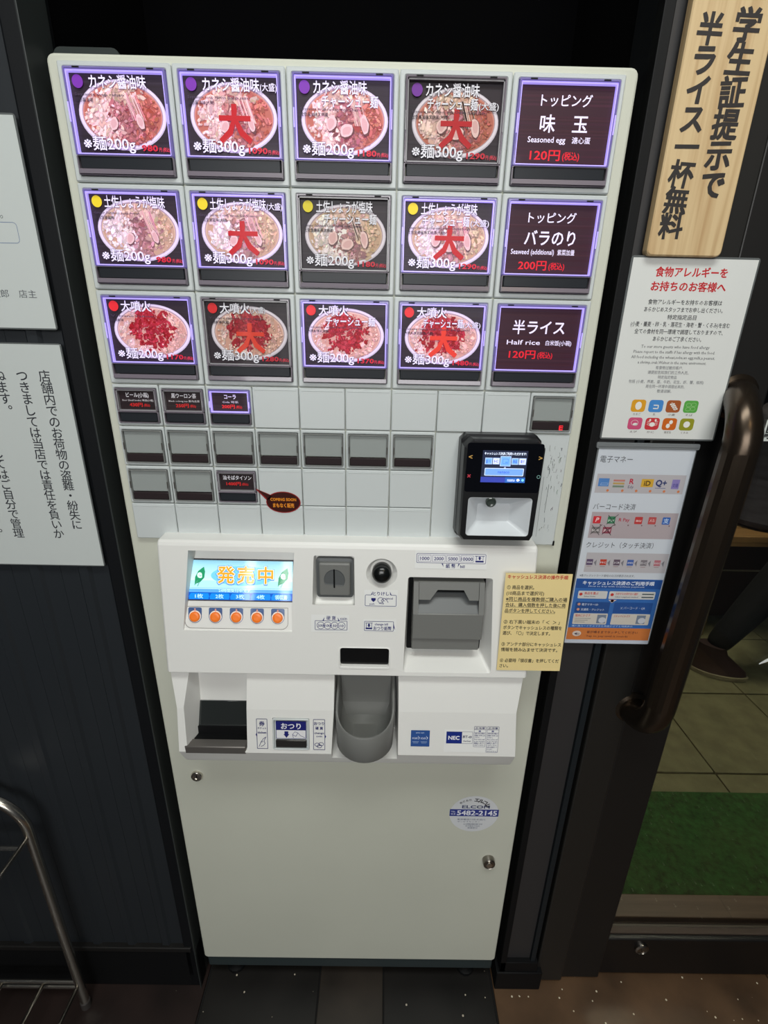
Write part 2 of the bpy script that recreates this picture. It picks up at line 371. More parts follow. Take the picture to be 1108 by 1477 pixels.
# pavement outside with paving slabs
bm = bmesh.new(); box(bm, .62, 5.2, .17, 4.8, -.13, -.098); pv = struct(mk('pavement', bm, mat('mortar', (30, 30, 22), .9)))
pm = mat('paving_stone', (120, 116, 84), .85, noise=(14, .22, (1, 1, 1)), bump=(60, .4))
bm = bmesh.new(); box(bm, .003, .362, .003, .368, -.016, 0, .0025); pme = mesh_from(bm, 'paving_slab', pm)
for i in range(-2, 10):
    for j in range(0, 11): link('paving_slab', pme, pv, (1.44+.363*i, .172+.3715*j, -.085))
bm = bmesh.new(); box(bm, .62, 5.2, 4.7, 4.8, -.1, 3.0); struct(mk('wall_street', bm, mat('night_wall', (22, 22, 26), .9)))
bm = bmesh.new(); box(bm, .70, 2.5, .17, .470, -.085, -.079, .002)
o = mk('door_mat', bm, mat('green_turf', (36, 82, 32), .95, noise=(70, .5, (1, 1, 1)), bump=(320, 1.0))); tag(o, 'dark green door mat outside the glass door', 'mat')

# ------------------------------------------------------------------ lamps behind the photographer (seen as reflections)
for i, (x, zc, L, w_) in enumerate(((-.37, 1.15, .62, .026), (-.17, 1.15, .62, .024))):
    t = thing('wall_lamp', ['left', 'right'][i]+' one of two upright tube lamps behind the photographer', 'lamp', (x, -2.0, zc-L/2), 'upright tube lamps')
    bm = bmesh.new(); lathe(bm, [(w_*.8, 0), (w_, .01), (w_, L), (w_*.8, L+.01)], (x, -2.0, zc-L/2), 20, 'Z'); mk('tube', bm, mat('lamp_tube', (255, 255, 255), .4, emit=(255, 255, 250), estr=9), t)
    bm = bmesh.new(); lathe(bm, [(w_*1.2, -.03), (w_*1.2, 0), (w_*.8, .002)], (x, -2.0, zc-L/2), 20, 'Z'); box(bm, x-.012, x+.012, -2.06, -2.03, -.085, zc+L/2); mk('holder', bm, M_nickel, t)

# ------------------------------------------------------------------ the ticket machine
TMroot = thing('ticket_machine', 'tall cream white ticket vending machine with lit menu buttons', 'vending machine', (.3, .1, -.085))
bm = bmesh.new(); box(bm, .002, .598, .012, .27, .0, 1.466, .002); mk('cabinet', bm, M_cab, TMroot)
bm = bmesh.new()
loft(bm, [at(rr(0, 0, .6, 1.469, .008, 4), .0115), at(rr(0, 0, .6, 1.469, .008, 4), .003), at(rr(.0012, .0012, .5988, 1.4678, .007, 4), .0008), at(rr(.003, .003, .597, 1.466, .006, 4), .0)], True, True)
mk('front_door', bm, M_cab, TMroot)
bm = bmesh.new(); box(bm, .004, .597, .004, .26, -.035, -.0015, .003); mk('plinth', bm, mat('dark_green_grey_plinth', (44, 54, 56), .45), TMroot)
for x in (.05, .55):
    for y in (.035, .22):
        bm = bmesh.new(); lathe(bm, [(.02, -.085), (.02, -.078), (.008, -.074), (.008, -.035)], (x, y, 0), 14, 'Z'); mk('foot', bm, M_black, TMroot)
bm = bmesh.new(); loft(bm, [at(rr(-.008, 1.4695, .062, 1.4865, .008), .03), at(rr(-.008, 1.4695, .062, 1.4865, .008), .20)], True, True)
mk('top_bracket', bm, mat('bracket_dark', (34, 42, 40), .4), TMroot)

X0, CW, Z0, HB, HS = .01243, .11469, 1.46087, .10436, .05143
YF = -.0055
def cell_frame(w_, h_, i):
    bm = bmesh.new(); ring(bm, (.0006, .0006, w_-.0006, h_-.0006), i, YF, 0, .0015, .001, .0012, yi=-.0005); return bm
big_in = (.0062, .0058, CW-.0058, HB-.0058); sm_in = (.0036, .0036, CW/2-.0030, HS-.0050)
ME_bigframe = mesh_from(cell_frame(CW, HB, big_in), 'menu_button', M_cell)
ME_smframe = mesh_from(cell_frame(CW/2, HS, sm_in), 'small_button', M_cell)
bm = bmesh.new(); slab(bm, .0005, .0005, CW/2-.0005, HS-.0005, YF, 0, .0012, .001); slab(bm, .0035, HS-.0045, CW/2-.003, HS-.0035, YF-.0004, YF, .0003, .0002)
ME_blank = mesh_from(bm, 'cover_tile', M_cell)
def cover(i, sh, lit, lip):
    """acrylic cover edge: outer dull ring, bright inner line, clips, bottom lip; i = opening, sh = strip height"""
    x0, z0, x1, z1 = i; bm = bmesh.new(); y = YF-.0025
    t = .0024 if lip > .003 else .0018
    zc = z0+lip+sh
    ring(bm, (x0+.0004, zc-.0004, x1-.0004, z1-.0004), (x0+t, zc+.0006, x1-t, z1-t), y, -.0005, .0012, .0008, .0005, 0)
    ring(bm, (x0+.0004, z0+.0004, x1-.0004, zc-.0006), (x0+t*.8, z0+t*.8, x1-t*.8, zc-.0014), y, -.0005, .0012, .0008, .0005, 3)
    box(bm, x0+t, x1-t, y+.0012, -.001, zc+.0003, zc+.0017, 0, 1)                        # bright divider above the window
    k = .0011
    for a in ((x0+t, x0+t+k, zc, z1-t), (x1-t-k, x1-t, zc, z1-t), (x0+t, x1-t, z1-t-k*1.3, z1-t)):
        box(bm, a[0], a[1], y+.0012, -.001, a[2], a[3], 0, 1)
    if lip > .003:
        for s in (-1, 1):
            cx_ = (x0+x1)/2+s*(x1-x0)*.36; box(bm, cx_-.0035, cx_+.0035, y-.0004, y+.0005, z1-.0018, z1-.0006, 0, 2)
        prismx(bm, [(-.001, z0+t), (y-.002, z0+t-.001), (y-.001, z0+lip-.0003), (-.001, z0+lip-.0003)], x0+t*.6, x1-t*.6, 3)
    for s, xx in ((1, x0+.0006), (-1, x1-.0018)):
        box(bm, xx, xx+.0012, y-.0006, y+.0005, z0+(z1-z0)*.5, z0+(z1-z0)*.68, 0, 1)
    return mesh_from(bm, 'cover_edge', [M_glow, M_glow2, M_black, M_clear] if lit else [M_clear, M_line, M_black, M_clear])
BIGSH, BIGLIP = .0125, .0062; SMSH, SMLIP = .0128, .0022
ME_cov = {('b', 1): cover(big_in, BIGSH, 1, BIGLIP), ('b', 0): cover(big_in, BIGSH, 0, BIGLIP), ('s', 1): cover(sm_in, SMSH, 1, SMLIP), ('s', 0): cover(sm_in, SMSH, 0, SMLIP)}
bm = bmesh.new(); slab(bm, big_in[0]+.0032, big_in[1]+BIGLIP, big_in[2]-.0032, big_in[1]+BIGLIP+BIGSH, YF-.0012, -.001, .0018, .0008); ME_bigstrip = mesh_from(bm, 'sold_out_window', M_strip)
bm = bmesh.new(); slab(bm, sm_in[0]+.0022, sm_in[1]+SMLIP, sm_in[2]-.0022, sm_in[1]+SMLIP+SMSH-.0005, YF-.0012, -.001, .0018, .0008); ME_smstrip = mesh_from(bm, 'sold_out_window', M_strip)
bm = bmesh.new(); slab(bm, sm_in[0]+.0022, sm_in[1]+SMLIP, sm_in[2]-.0022, sm_in[1]+SMLIP+SMSH-.003, YF-.0012, -.001, .0016, .0008); ME_smstrip2 = mesh_from(bm, 'sold_out_window', M_strip2)
bm = bmesh.new(); slab(bm, sm_in[0]+.0018, sm_in[1]+SMLIP+SMSH-.002, sm_in[2]-.0018, sm_in[3]-.0018, YF+.0012, -.001, .0008, .0004); ME_grey = mesh_from(bm, 'blank_card', M_blankcard)

CWW, CHH = .0970, .0690       # card area
STY = {
 'soy': dict(soup=(184, 106, 88), soup2=(204, 130, 112), left=(236, 196, 186), mid=(176, 108, 108), right=(190, 104, 90), top=(222, 186, 166)),
 'salt': dict(soup=(196, 160, 132), soup2=(210, 182, 152), left=(238, 218, 214), mid=(178, 128, 128), right=(208, 176, 146), top=(222, 186, 168)),
 'fire': dict(soup=(208, 158, 140), soup2=(224, 186, 170), left=(232, 198, 188), mid=(170, 34, 48), right=(222, 176, 160), top=(170, 40, 54)),
}
def vary(c, a): d = random.uniform(-a, a); return tuple(max(0, min(255, v+d+random.uniform(-a/4, a/4))) for v in c)
def blob(P, x, y, r, col, el=1., rot=0, n=7, irr=.3):
    pts = []
    for i in range(n):
        t = 2*PI*i/n; q = r*random.uniform(1-irr, 1+irr); u, v = q*math.cos(t)*el, q*math.sin(t)
        pts.append((x+u*math.cos(rot)-v*math.sin(rot), y+u*math.sin(rot)+v*math.cos(rot)))
    P.poly(pts, col)
def food(P, style, seed, chashu):
    random.seed(seed); S = STY[style]; cx, cy, rx, ry = .050, .0345, .0455, .0300
    P.ell(cx, cy, rx, ry, (198, 188, 200), 48); P.lay(); P.ell(cx, cy+.0004, rx-.001, ry-.001, (228, 218, 226), 48); P.lay()
    P.ell(cx, cy+.0006, rx-.0035, ry-.003, (176, 150, 156), 48); P.lay(); P.ell(cx, cy+.0002, rx-.0045, ry-.004, S['soup2'], 48); P.lay(); P.ell(cx, cy-.0004, rx-.0056, ry-.0048, S['soup'], 48); P.lay()
    def inside(x, y, m=.86): return ((x-cx)/(rx*m))**2+((y-cy)/(ry*m))**2 < 1
    def region(u, v):
        if style == 'fire':
            return S['mid'] if (u+.02)**2/.34+(v-.1)**2/.5 < 1+random.uniform(-.3, .25) else S['left'] if u < 0 else S['right']
        if v > .42 and -.4 < u < .5: return S['top']
        return S['left'] if u < -.15+random.uniform(-.2, .2) else S['mid'] if u < .38+random.uniform(-.15, .15) else S['right']
    for n_, rmin, rmax, va, dk in ((60, .0045, .0075, 16, .92), (230, .0018, .0040, 30, .80), (420, .0006, .0019, 44, .85)):
        for i in range(n_):
            x = random.uniform(cx-rx, cx+rx); y = random.uniform(cy-ry, cy+ry)
            r = random.uniform(rmin, rmax)*(.6 if style == 'fire' else 1); e = random.uniform(1, 2.2)
            if not inside(x, y, .90-r*e/.034): continue
            u, v = (x-cx)/rx, (y-cy)/ry; c = region(u, v); a = random.uniform(0, PI) if u > -.2 else random.gauss(1.0, .6); q = random.random()
            blob(P, x+.0003, y-.0004, r*1.05, vary(tuple(w_*dk for w_ in c), va*.5), e, a, 9, .4); P.k += .02
            blob(P, x, y, r*.92, vary(c, va), e, a, 9, .4); P.k += .02
            if q < .3: blob(P, x-.0002, y+.0003, r*.4, vary(tuple(min(255, w_*1.12) for w_ in c), 10), 1.6, a, 6); P.k += .01
    P.lay()
    if style != 'fire':
        for i in range(16):   # noodle strands sweeping down the middle
            x = .060+random.uniform(-.006, .006); P.line([(x, .053), (x+.002, .046), (x+.005, .038), (x+.0075+random.uniform(-.001, .001), .030)], .0006, vary((226, 196, 182), 20))
        P.lay()
        for x, y, r, el, rt in ((.036, .032, .0052, 1.35, 1.2), (.052, .026, .0056, 1.3, .3), (.071, .031, .0042, 2.0, 1.75)) if chashu else ((.040, .027, .0042, 1.4, 1.1), (.068, .029, .0034, 2.0, 1.9)):
            blob(P, x+.0006, y-.0008, r*1.1, tuple(q*.6 for q in S['mid']), el, rt, 12, .1); P.k += .3
            blob(P, x, y, r, (232, 196, 190), el, rt, 12, .1); P.k += .3; blob(P, x, y, r*.7, (218, 172, 168), el, rt, 10, .2); P.k += .3
    else:
        for i in range(130):
            t = random.random(); x = .049+random.gauss(0, .006)*(1.2-t); y = .040+t*.020
            if y > .059: continue
            blob(P, x, y, random.uniform(.0007, .0017), vary((168, 30, 44), 26), 1.4, random.uniform(0, 3), 6); P.k += .02
    P.lay()
WHT = (238, 236, 244); RED = (205, 32, 50)
def cardbg(P, w_, h_, c=(48, 36, 44), red=0):
    P.rect(0, 0, w_, h_, c); P.k += .5
    for i in range(26):
        y = random.uniform(0, h_*.97); P.rect(0, y, w_, y+random.uniform(.0003, .0022), vary((c[0]+red, c[1], c[2]), 6)); P.k += .01
    P.lay()
DOT = {'soy': (118, 52, 156), 'salt': (226, 208, 40), 'fire': (222, 44, 48)}
NAME = {'soy': 'カネシ醤油味', 'salt': '土佐しょうが塩味', 'fire': '大噴火'}
EN = {'soy': 'Soysauce soup ramen', 'salt': 'Ginger Saltiness soup ramen', 'fire': 'Volcano ramen'}
ZH = {'soy': '金色酱油味', 'salt': '土佐生姜盐味', 'fire': '大喷火味'}
def foodcard(style, big, chashu, price, seed):
    P = Print(.00006); random.seed(seed); cardbg(P, CWW, CHH, (44, 34, 42)); food(P, style, seed, chashu)
    if big: P.text('大', .051, .0165, .034, (186, 26, 34) if style != 'fire' else (224, 62, 44), al='c', off=.045, w=.032); P.lay()
    P.ell(.0088, .0615, .0056, .0056, DOT[style], 28); P.lay()
    n = NAME[style]; wn = {'soy': .058, 'salt': .066, 'fire': .035}[style]
    nx = {'soy': .0205, 'salt': .0170, 'fire': .0175}[style]
    if big and not chashu: wn = {'soy': .058, 'salt': .0615, 'fire': .035}[style]
    if chashu: wn = {'soy': .055, 'salt': .062, 'fire': .035}[style]; nx = .0180
    P.text(EN[style]+(' with Chashu' if chashu else '')+(' (Large saize)' if big else ''), .004, .0500 if not chashu else .0425, .0034, (70, 60, 76), w=(.064 if chashu else .050)+(.014 if big else 0), off=.012, res=1)
    P.text(ZH[style]+('叉烧面' if chashu else '')+('(大碗)' if big else ''), .004, .0452 if not chashu else .0378, .0036, (44, 38, 50), off=.015, res=1); P.lay()
    o = dict(off=.018, out=.045, ocol=(52, 42, 62))
    P.text(n, nx, .0570, .0122, WHT, w=wn, **o)
    if big and not chashu: P.text('(大盛)', nx+wn+.0008, .0575, .0074, WHT, w=min(.0175, .0955-nx-wn), off=.01, out=.04, ocol=(52, 42, 62))
    if chashu:
        P.text('チャーシュー麺', .0265 if not big else .0200 if style != 'fire' else .0260, .0462, .0108, WHT, w=.058 if not big else .052 if style != 'fire' else .047, **o)
        if big: P.text('(大盛)', .0735, .0464, .0072, WHT, w=.0205, off=.01, out=.04, ocol=(52, 42, 62))
    P.text('※麺'+('300g' if big else '200g'), .0055, .0048, .0136, WHT, w=.054, off=.012, out=.04, ocol=(48, 40, 64))
    P.text(str(price), .0640 if price > 999 else .0665, .0040, .0074, RED, w=.0195 if price > 999 else .0165, off=.025, out=.05, ocol=(110, 60, 80)); P.text('円 (税込)', .0846, .0040, .0040, (226, 60, 80), w=.0115, off=.02, res=1)
    return P
def textcard(l1, l2, en, zh, price, wide):
    P = Print(.00006); random.seed(len(l1)*7+price); cardbg(P, CWW, CHH, (52, 27, 36), 4)
    if l1:
        P.text(l1, CWW/2, .0520, .0112, WHT, w=.053, al='c', off=.012); P.text(l2, CWW/2, .0305, .0165, WHT, w=wide, al='c', off=.018)
    else: P.text(l2, CWW/2, .0420, .0165, WHT, w=wide, al='c', off=.018)
    y = .0205 if l1 else .0290
    P.text(en, .012 if len(en) < 14 else .006, y, .0072, WHT, w=.040 if len(en) < 14 else .049, off=.012); P.text(zh, .0590, y, .0062, WHT, w=.0195 if len(zh) < 6 else .031, off=.012)
    P.text('%d円' % price, .016, y-.0150, .0108, (222, 30, 44), w=.032, off=.02); P.text('(税込)', .051, y-.0145, .0078, (222, 30, 44), w=.018, off=.018)
    return P
ROWS = [
 [('soy', 0, 0, 980, 1), ('soy', 1, 0, 1090, 1), ('soy', 0, 1, 1180, 1), ('soy', 1, 1, 1290, 0), ('T', 'トッピング', '味　玉', 'Seasoned egg', '溏心蛋', 120, .050)],
 [('salt', 0, 0, 980, 1), ('salt', 1, 0, 1090, 1), ('salt', 0, 1, 1180, 0), ('salt', 1, 1, 1290, 1), ('T', 'トッピング', 'バラのり', 'Seaweed (additional)', '紫菜加量', 200, .057)],
 [('fire', 0, 0, 1170, 1), ('fire', 1, 0, 1280, 0), ('fire', 0, 1, 1370, 1), ('fire', 1, 1, 1480, 1), ('T', '', '半ライス', 'Half rice', '白米饭(小碗)', 120, .062)],
]
def rebase(P, sx=1): return P
cx0, cz0 = big_in[0]+.0034, big_in[1]+BIGLIP+BIGSH+.0012
fw = (big_in[2]-big_in[0]-.0068)/CWW; fh = (big_in[3]-.0036-cz0)/CHH
for r, row in enumerate(ROWS):
    for c, q in enumerate(row):
        lit = 1 if q[0] == 'T' else q[4]
        o = link('menu_button', ME_bigframe, TMroot, (X0+c*CW, 0, Z0-(r+1)*HB))
        if q[0] == 'T':
            P = textcard(*q[1:]); o['label'] = 'lit button reading %s in white on dark red' % ('egg topping' if q[5] == 120 and q[1] else 'seaweed topping' if q[1] else 'half rice')
        else:
            P = foodcard(q[0], q[1], q[2], q[3], 31+r*5+c)
            o['label'] = '%s picture button, %s dot, %s g noodles%s' % ('purple lit' if lit else 'unlit brownish', {'soy': 'purple', 'salt': 'yellow', 'fire': 'red'}[q[0]], '300' if q[1] else '200', ', sliced pork' if q[2] else '')
        me = P.build('menu_card', M_cardlit if lit else M_card); me.transform(Matrix.Diagonal((fw, 1, fh, 1)))
        sub('menu_card', me, None, o, off=(cx0, YF+.0030, cz0))
        sub('cover_edge', ME_cov[('b', lit)], None, o); sub('sold_out_window', ME_bigstrip, None, o)
# small buttons
SW, SH_ = .0478, .0255
def smallcard(l1, l2, price, w1, big=0):
    P = Print(.00006); random.seed(price); cardbg(P, SW, SH_, (44, 33, 36))
    if l2:
        P.text(l1, SW/2, .0163, .0066, WHT, w=w1, al='c', off=.025); P.text(l2, SW/2, .0108, .0030, (215, 210, 215), w=min(.040, w1*1.4), al='c', off=.01, res=1)
        P.text('%d円' % price, .0125, .0040, .0058, (224, 40, 40), w=.0165, off=.03); P.text('(税込)', .031, .0042, .0040, (224, 40, 40), w=.0075, off=.02, res=1)
    else:
        P.text(l1, SW/2, .0150, .0068, WHT, w=w1, al='c', off=.03); P.text('%d円' % price, .0085, .0065, .0060, (224, 40, 40), w=.0195, off=.03); P.text('(税込)', .030, .0067, .0042, (224, 40, 40), w=.0085, off=.02, res=1)
    return P
sz0 = sm_in[1]+SMLIP+SMSH+.0016; sfw = (sm_in[2]-sm_in[0]-.005)/SW; sfh = (sm_in[3]-.0022-sz0)/SH_
def small(c, r, kind, card=None, lit=0):
    o = link('small_button', ME_smframe, TMroot, (X0+c*CW/2, 0, Z0-3*HB-(r+1)*HS))
    if card:
        me = card.build('menu_card', M_cardlit if lit else M_card); me.transform(Matrix.Diagonal((sfw, 1, sfh, 1)))
        sub('menu_card', me, None, o, off=(sm_in[0]+.0025, YF+.0030, sz0)); sub('sold_out_window', ME_smstrip, None, o)
    else: sub('blank_card', ME_grey, None, o); sub('sold_out_window', ME_smstrip2, None, o)
    sub('cover_edge' if card else 'cover_edge', ME_cov[('s', lit)] if card else ME_plain, None, o)
    return o
bm = bmesh.new(); x0, z0, x1, z1 = sm_in
ring(bm, (x0+.0004, z0+.0004, x1-.0004, z1-.0004), (x0+.0018, z0+.0018, x1-.0018, z1-.0018), YF-.0020, -.0005, .0012, .0008, .0005, 0)
for xx in (x0+.0006, x1-.0018): box(bm, xx, xx+.0012, YF-.0026, YF-.0015, z0+.018, z0+.027, 0, 1)
ME_plain = mesh_from(bm, 'cover_edge', [mat('grey_acrylic', (128, 130, 128), .2, coat=.4), mat('clip_dark', (70, 66, 62), .4)])
small(0, 0, 'card', smallcard('ビール(小瓶)', 'Beer (Small bottle) 啤酒(小瓶)', 430, .029))['label'] = 'unlit drink button reading beer in a small bottle'
small(1, 0, 'card', smallcard('黒ウーロン茶', 'Black oolong tea 黒乌龙茶', 250, .032))['label'] = 'unlit drink button reading black oolong tea'
small(2, 0, 'card', smallcard('コーラ', 'Cola 可乐', 200, .015), 1)['label'] = 'purple lit drink button reading cola'
o = small(9, 0, 'blank'); o['label'] = 'blank button with a red light in its window'
bm = bmesh.new()
for a in ((.040, .0105, .0445, .0113), (.040, .0082, .0445, .0090), (.040, .0059, .0445, .0067), (.040, .0059, .0408, .0113)): slab(bm, *a, YF-.0018, YF-.001, .0001, .0001)
sub('red_lamp', bm, M_red, o)
for c in range(7): small(c, 1, 'blank')
small(0, 2, 'blank'); small(1, 2, 'blank')
small(2, 2, 'card', smallcard('油そばタイソン', '', 1400, .039))['label'] = 'unlit button reading oil noodles special 1400 yen'
for c, r in [(c, 0) for c in range(3, 9)]+[(c, 2) for c in range(3, 7)]+[(c, 3) for c in range(7)]:
    link('cover_tile', ME_blank, TMroot, (X0+c*CW/2, 0, Z0-3*HB-(r+1)*HS))
# flat panel right, with scuffs
px0, px1, pz0, pz1 = X0+7*CW/2+.0006, X0+5*CW-.0004, Z0-3*HB-4*HS+.0005, Z0-3*HB-HS-.0008
bm = bmesh.new(); slab(bm, px0, pz0, px1, pz1, -.0035, 0, .001, .0008); fp = mk('reader_panel', bm, M_cell, TMroot)
bm = bmesh.new(); box(bm, px1-.0015, px1+.0008, -.0042, 0, pz0-.0006, pz0+.006); mk('corner_clip', bm, M_black, TMroot)
P = Print(); random.seed(5)
for i in range(46):
    x = random.uniform(.5620, .5835); z = random.choice([random.uniform(1.02, 1.082), random.uniform(.96, 1.07)]); L = random.uniform(.0008, .008)
    P.line([(x, z), (x+random.uniform(-.0008, .0008), z+L*.5), (x+random.uniform(-.001, .001), z+L)], random.uniform(.0002, .0008), vary((110, 112, 114), 40)); P.k += .01
P.line([(.5595, .955), (.5592, 1.040)], .0004, (130, 134, 132)); P.line([(.5665, .99), (.5672, 1.03)], .0005, (90, 92, 92))
printed('scuff_marks', P, M_paper, TMroot, (0, -.0038, 0))
# payment terminal
bm = bmesh.new(); tx0, tx1, tz0, tz1 = .4440, .5440, .9640, 1.0955
def oct_(x0, z0, x1, z1, c, cb): return [(x0+cb, z0), (x1-cb*.8, z0), (x1-.0015, z0+cb*1.2), (x1, z1-c), (x1-c, z1), (x0+c, z1), (x0, z1-c), (x0+.0006, z0+cb)]
loft(bm, [at(oct_(tx0, tz0-.002, tx1, tz1+.002, .007, .004), -.0035), at(oct_(tx0, tz0-.002, tx1, tz1+.002, .007, .004), -.020),
          at(oct_(tx0+.0008, tz0, tx1, tz1, .009, .005), -.022), at(oct_(tx0+.0014, tz0, tx1-.0006, tz1, .010, .006), -.039),
          at(oct_(tx0+.0035, tz0+.002, tx1-.002, tz1-.002, .009, .006), -.0440)], True, True)
T = mk('payment_terminal', bm, mat('terminal_black', (17, 18, 20), .38), TMroot)
cb = bmesh.new(); A = rr(.4545, .9712, .5352, 1.0230, .004); B = rr(.4700, .9850, .5130, 1.0100, .003)
loft(cb, [at(rr(.4540, .9707, .5357, 1.0235, .004), -.052), at(A, -.0438), at(B, -.026)], True, True)
boolean(T, [cb], .0008); T.data.materials.clear(); T.data.materials.append(MATS['terminal_black'])
bm = bmesh.new(); loft(bm, [at(rr(.4545, .9712, .5352, 1.0230, .004), -.0435), at(rr(.4550, .9717, .5347, 1.0225, .004), -.0436), at(rr(.4704, .9854, .5126, 1.0096, .003), -.0265)], False, True)
sub('antenna_tray', bm, mat('tray_white', (205, 210, 214), .35), T)
bm = bmesh.new(); lathe(bm, [(.0064, 0), (.0064, -.004), (.0052, -.005), (.005, -.0035), (.0032, -.003)], (.4835, -.0395, 1.0165)); sub('lens', bm, mat('lens_green_grey', (58, 66, 62), .15), T)
P = Print()
P.rect(.4485, 1.0300, .5405, 1.0915, (10, 11, 16), .003); P.lay(3)
P.text('<', .4510, 1.0712, .0085, (214, 168, 90), off=.03); P.text('>', .5355, 1.0712, .0085, (214, 168, 90), off=.03)
P.text('×', .4510, 1.0473, .0088, (200, 70, 84), off=.04); P.ringe(.5380, 1.0508, .0022, .0022, .0006, (140, 186, 180))
printed('face_glass', P, mat('terminal_face_glass', (8, 8, 10), .08, attr=True, coat=1), T, (0, -.0442, 0), subpart=True)
P = Print(); sx0, sz0_, sx1, sz1_ = .4672, 1.0430, .5216, 1.0828; W_, H_ = sx1-sx0, sz1_-sz0_
P.rect(0, 0, W_, H_, (40, 44, 62)); P.lay(); P.rect(0, 0, W_, .0068, (60, 70, 160)); P.lay(); P.rect(.030, 0, W_, .0068, (52, 100, 176)); P.lay()
P.text('キャッシュレス決済ご利用いただけます!', W_/2, H_-.0052, .0038, (235, 240, 255), w=.050, al='c', off=.03, res=1)
for i, (x, w_, h_) in enumerate(((.0035, .0085, .008), (.0128, .0082, .008), (.0218, .0128, .0125), (.0355, .0082, .008), (.0445, .0085, .008))):
    zc = .0268; P.rect(x, zc-h_/2, x+w_, zc+h_/2, (190, 208, 250)); P.lay(); P.rect(x+.0007, zc-h_/2+.0007, x+w_-.0007, zc+h_/2-.0007, (120, 170, 250) if i in (0, 2, 3) else (214, 216, 246)); P.lay()
    if i == 2: P.frame(x+.003, zc-.003, x+.0098, zc+.003, .0004, (70, 120, 220)); P.rect(x+.006, zc-.002, x+.009, zc-.0005, (90, 150, 240))
    else: P.text(['QR決', 'IC', '', '商品', '電子'][i] if i != 0 else '▮═', x+w_/2, zc-.0016, .0042, (60, 90, 190), w=.005, al='c', off=.01, res=1)
    P.lay(-2)
P.rect(.0040, .0085, W_-.0028, .0182, (205, 215, 250), .001); P.lay(); P.rect(.0048, .0093, W_-.0036, .0174, (118, 160, 250), .001); P.poly([(.0262, .0175), (.0302, .0175), (.0282, .0200)], (205, 215, 250)); P.lay()
P.text('nanaco', W_/2, .0118, .0052, (50, 80, 170), w=.014, al='c'); P.text('残高照会', .0325, .0018, .0032, (220, 230, 255), w=.0095, off=.02, res=1)
P.rect(.0440, .0022, .0465, .0048, (240, 245, 255)); P.poly([(.0455, .0014), (.0455, .0056), (.0483, .0035)], (240, 245, 255)); P.ell(.0515, .0035, .0017, .0017, (130, 210, 220), 14)
printed('display', P, M_screen2, T, (sx0, -.0450, sz0_), subpart=True)

# ------------------------------------------------------------------ control fascia
fx0, fx1 = .0500, .5567
prof = [(0, .7585), (-.0535, .7585), (-.0555, .7605), (-.0305, .9435), (-.0292, .9475), (-.0262, .9503), (0, .9520)]
def fy(z): return -.0550+(z-.765)*.1374
SL = math.atan(.1374)
bm = bmesh.new()
def fl_(x, ins): return [(x, min(y+ins*.9, 0) if y < 0 else 0, z+(ins if z < .8 else -ins)) for y, z in prof]
loft(bm, [fl_(fx0, .0035), fl_(fx0+.001, .0012), fl_(fx0+.003, 0), fl_(fx1-.003, 0), fl_(fx1-.001, .0012), fl_(fx1, .0035)], True, True)
F1 = mk('control_fascia', bm, M_white, TMroot)
def frus(a, ya, b_, yb, r=.002):
    c = bmesh.new(); loft(c, [at(rr(*a, r, 3), ya), at(rr(*b_, r*.8, 3), yb)], True, True); return c
def py(z): return -.033-(.8625-z)*.31
c1 = bmesh.new()      # display recess: sloped back plane
A_ = [(.0700, .8235), (.2270, .8235), (.2375, .9375), (.0835, .9375)]; B_ = [(.0760, .8240), (.2270, .8240), (.2300, .9370), (.0925, .9370)]
loft(c1, [[(x, -.09, z) for x, z in A_], [(x+.002*(1 if x < .1 else 0), py(z), z) for x, z in B_]], True, True)
cut = [c1, frus((.2553, .8530, .3130, .9350), fy(.894)-.004, (.2600, .8700, .3105, .9320), -.0235, .003),
       frus((.3800, .7625, .5085, .9125), -.064, (.3872, .7830, .4925, .9020), -.018, .004)]
c4 = bmesh.new(); lathe(c4, [(.0260, -.012), (.0214, -.0005), (.0160, .0065), (.0150, .0085)], (.3488, fy(.911), .9118), 32); cut.append(c4)
cut.append(frus((.2925, .7735, .3618, .8022), -.060, (.2925, .7735, .3618, .8022), -.0465, .003))
boolean(F1, cut, .0009, 2, 28)
F1.data.materials.clear(); F1.data.materials.append(M_white)
# LCD on the sloped plane
TI = math.atan(.31)
P = Print(.00008); LW, LH = .1445, .0545
P.rect(0, 0, LW, LH, (176, 220, 236)); P.lay(); 
for i in range(10): P.rect(0, LH-.0028*(i+1), LW, LH-.0028*i, (150+i*6, 206+i*3, 228+i)); 
P.rect(0, .0095, LW, .0165, (96, 164, 220)); P.lay(); P.rect(0, .0148, LW, .0160, (190, 226, 240)); P.rect(0, 0, LW, .0102, (20, 86, 190)); P.lay()
for i, t in enumerate(('1枚', '2枚', '3枚', '4枚', '領収書')):
    x = .0015+i*.0285; P.poly([(x, .0008), (x+.026, .0008), (x+.0272, .0045), (x+.026, .0090), (x+.002, .0090), (x-.0006, .0045)], (26, 132, 226)); P.lay(); P.text(t, x+.0132, .0024, .0066, (190, 232, 255), w=.011 if len(t) < 3 else .017, al='c', off=.02, res=1); P.lay(-1)
P.text('24時間受付中です', .064, .0112, .0046, (210, 240, 250), w=.044, al='c', off=.01, res=1)
P.ell(.075, .0335, .044, .0135, (120, 198, 224), 30); P.lay()
for i, ch in enumerate('発売中'):
    x = .052+i*.0275; P.text(ch, x, .0245, .0255, (120, 90, 110), al='c', off=.09); P.lay(); P.text(ch, x, .0250, .0255, (96, 160, 222), al='c', off=.10); P.lay(); P.text(ch, x, .0255, .0250, (250, 232, 200), al='c', off=.055); P.lay(); P.text(ch, x, .0255, .0250, (244, 158, 40), al='c', off=.02); P.lay(-3)
P.lay(3)
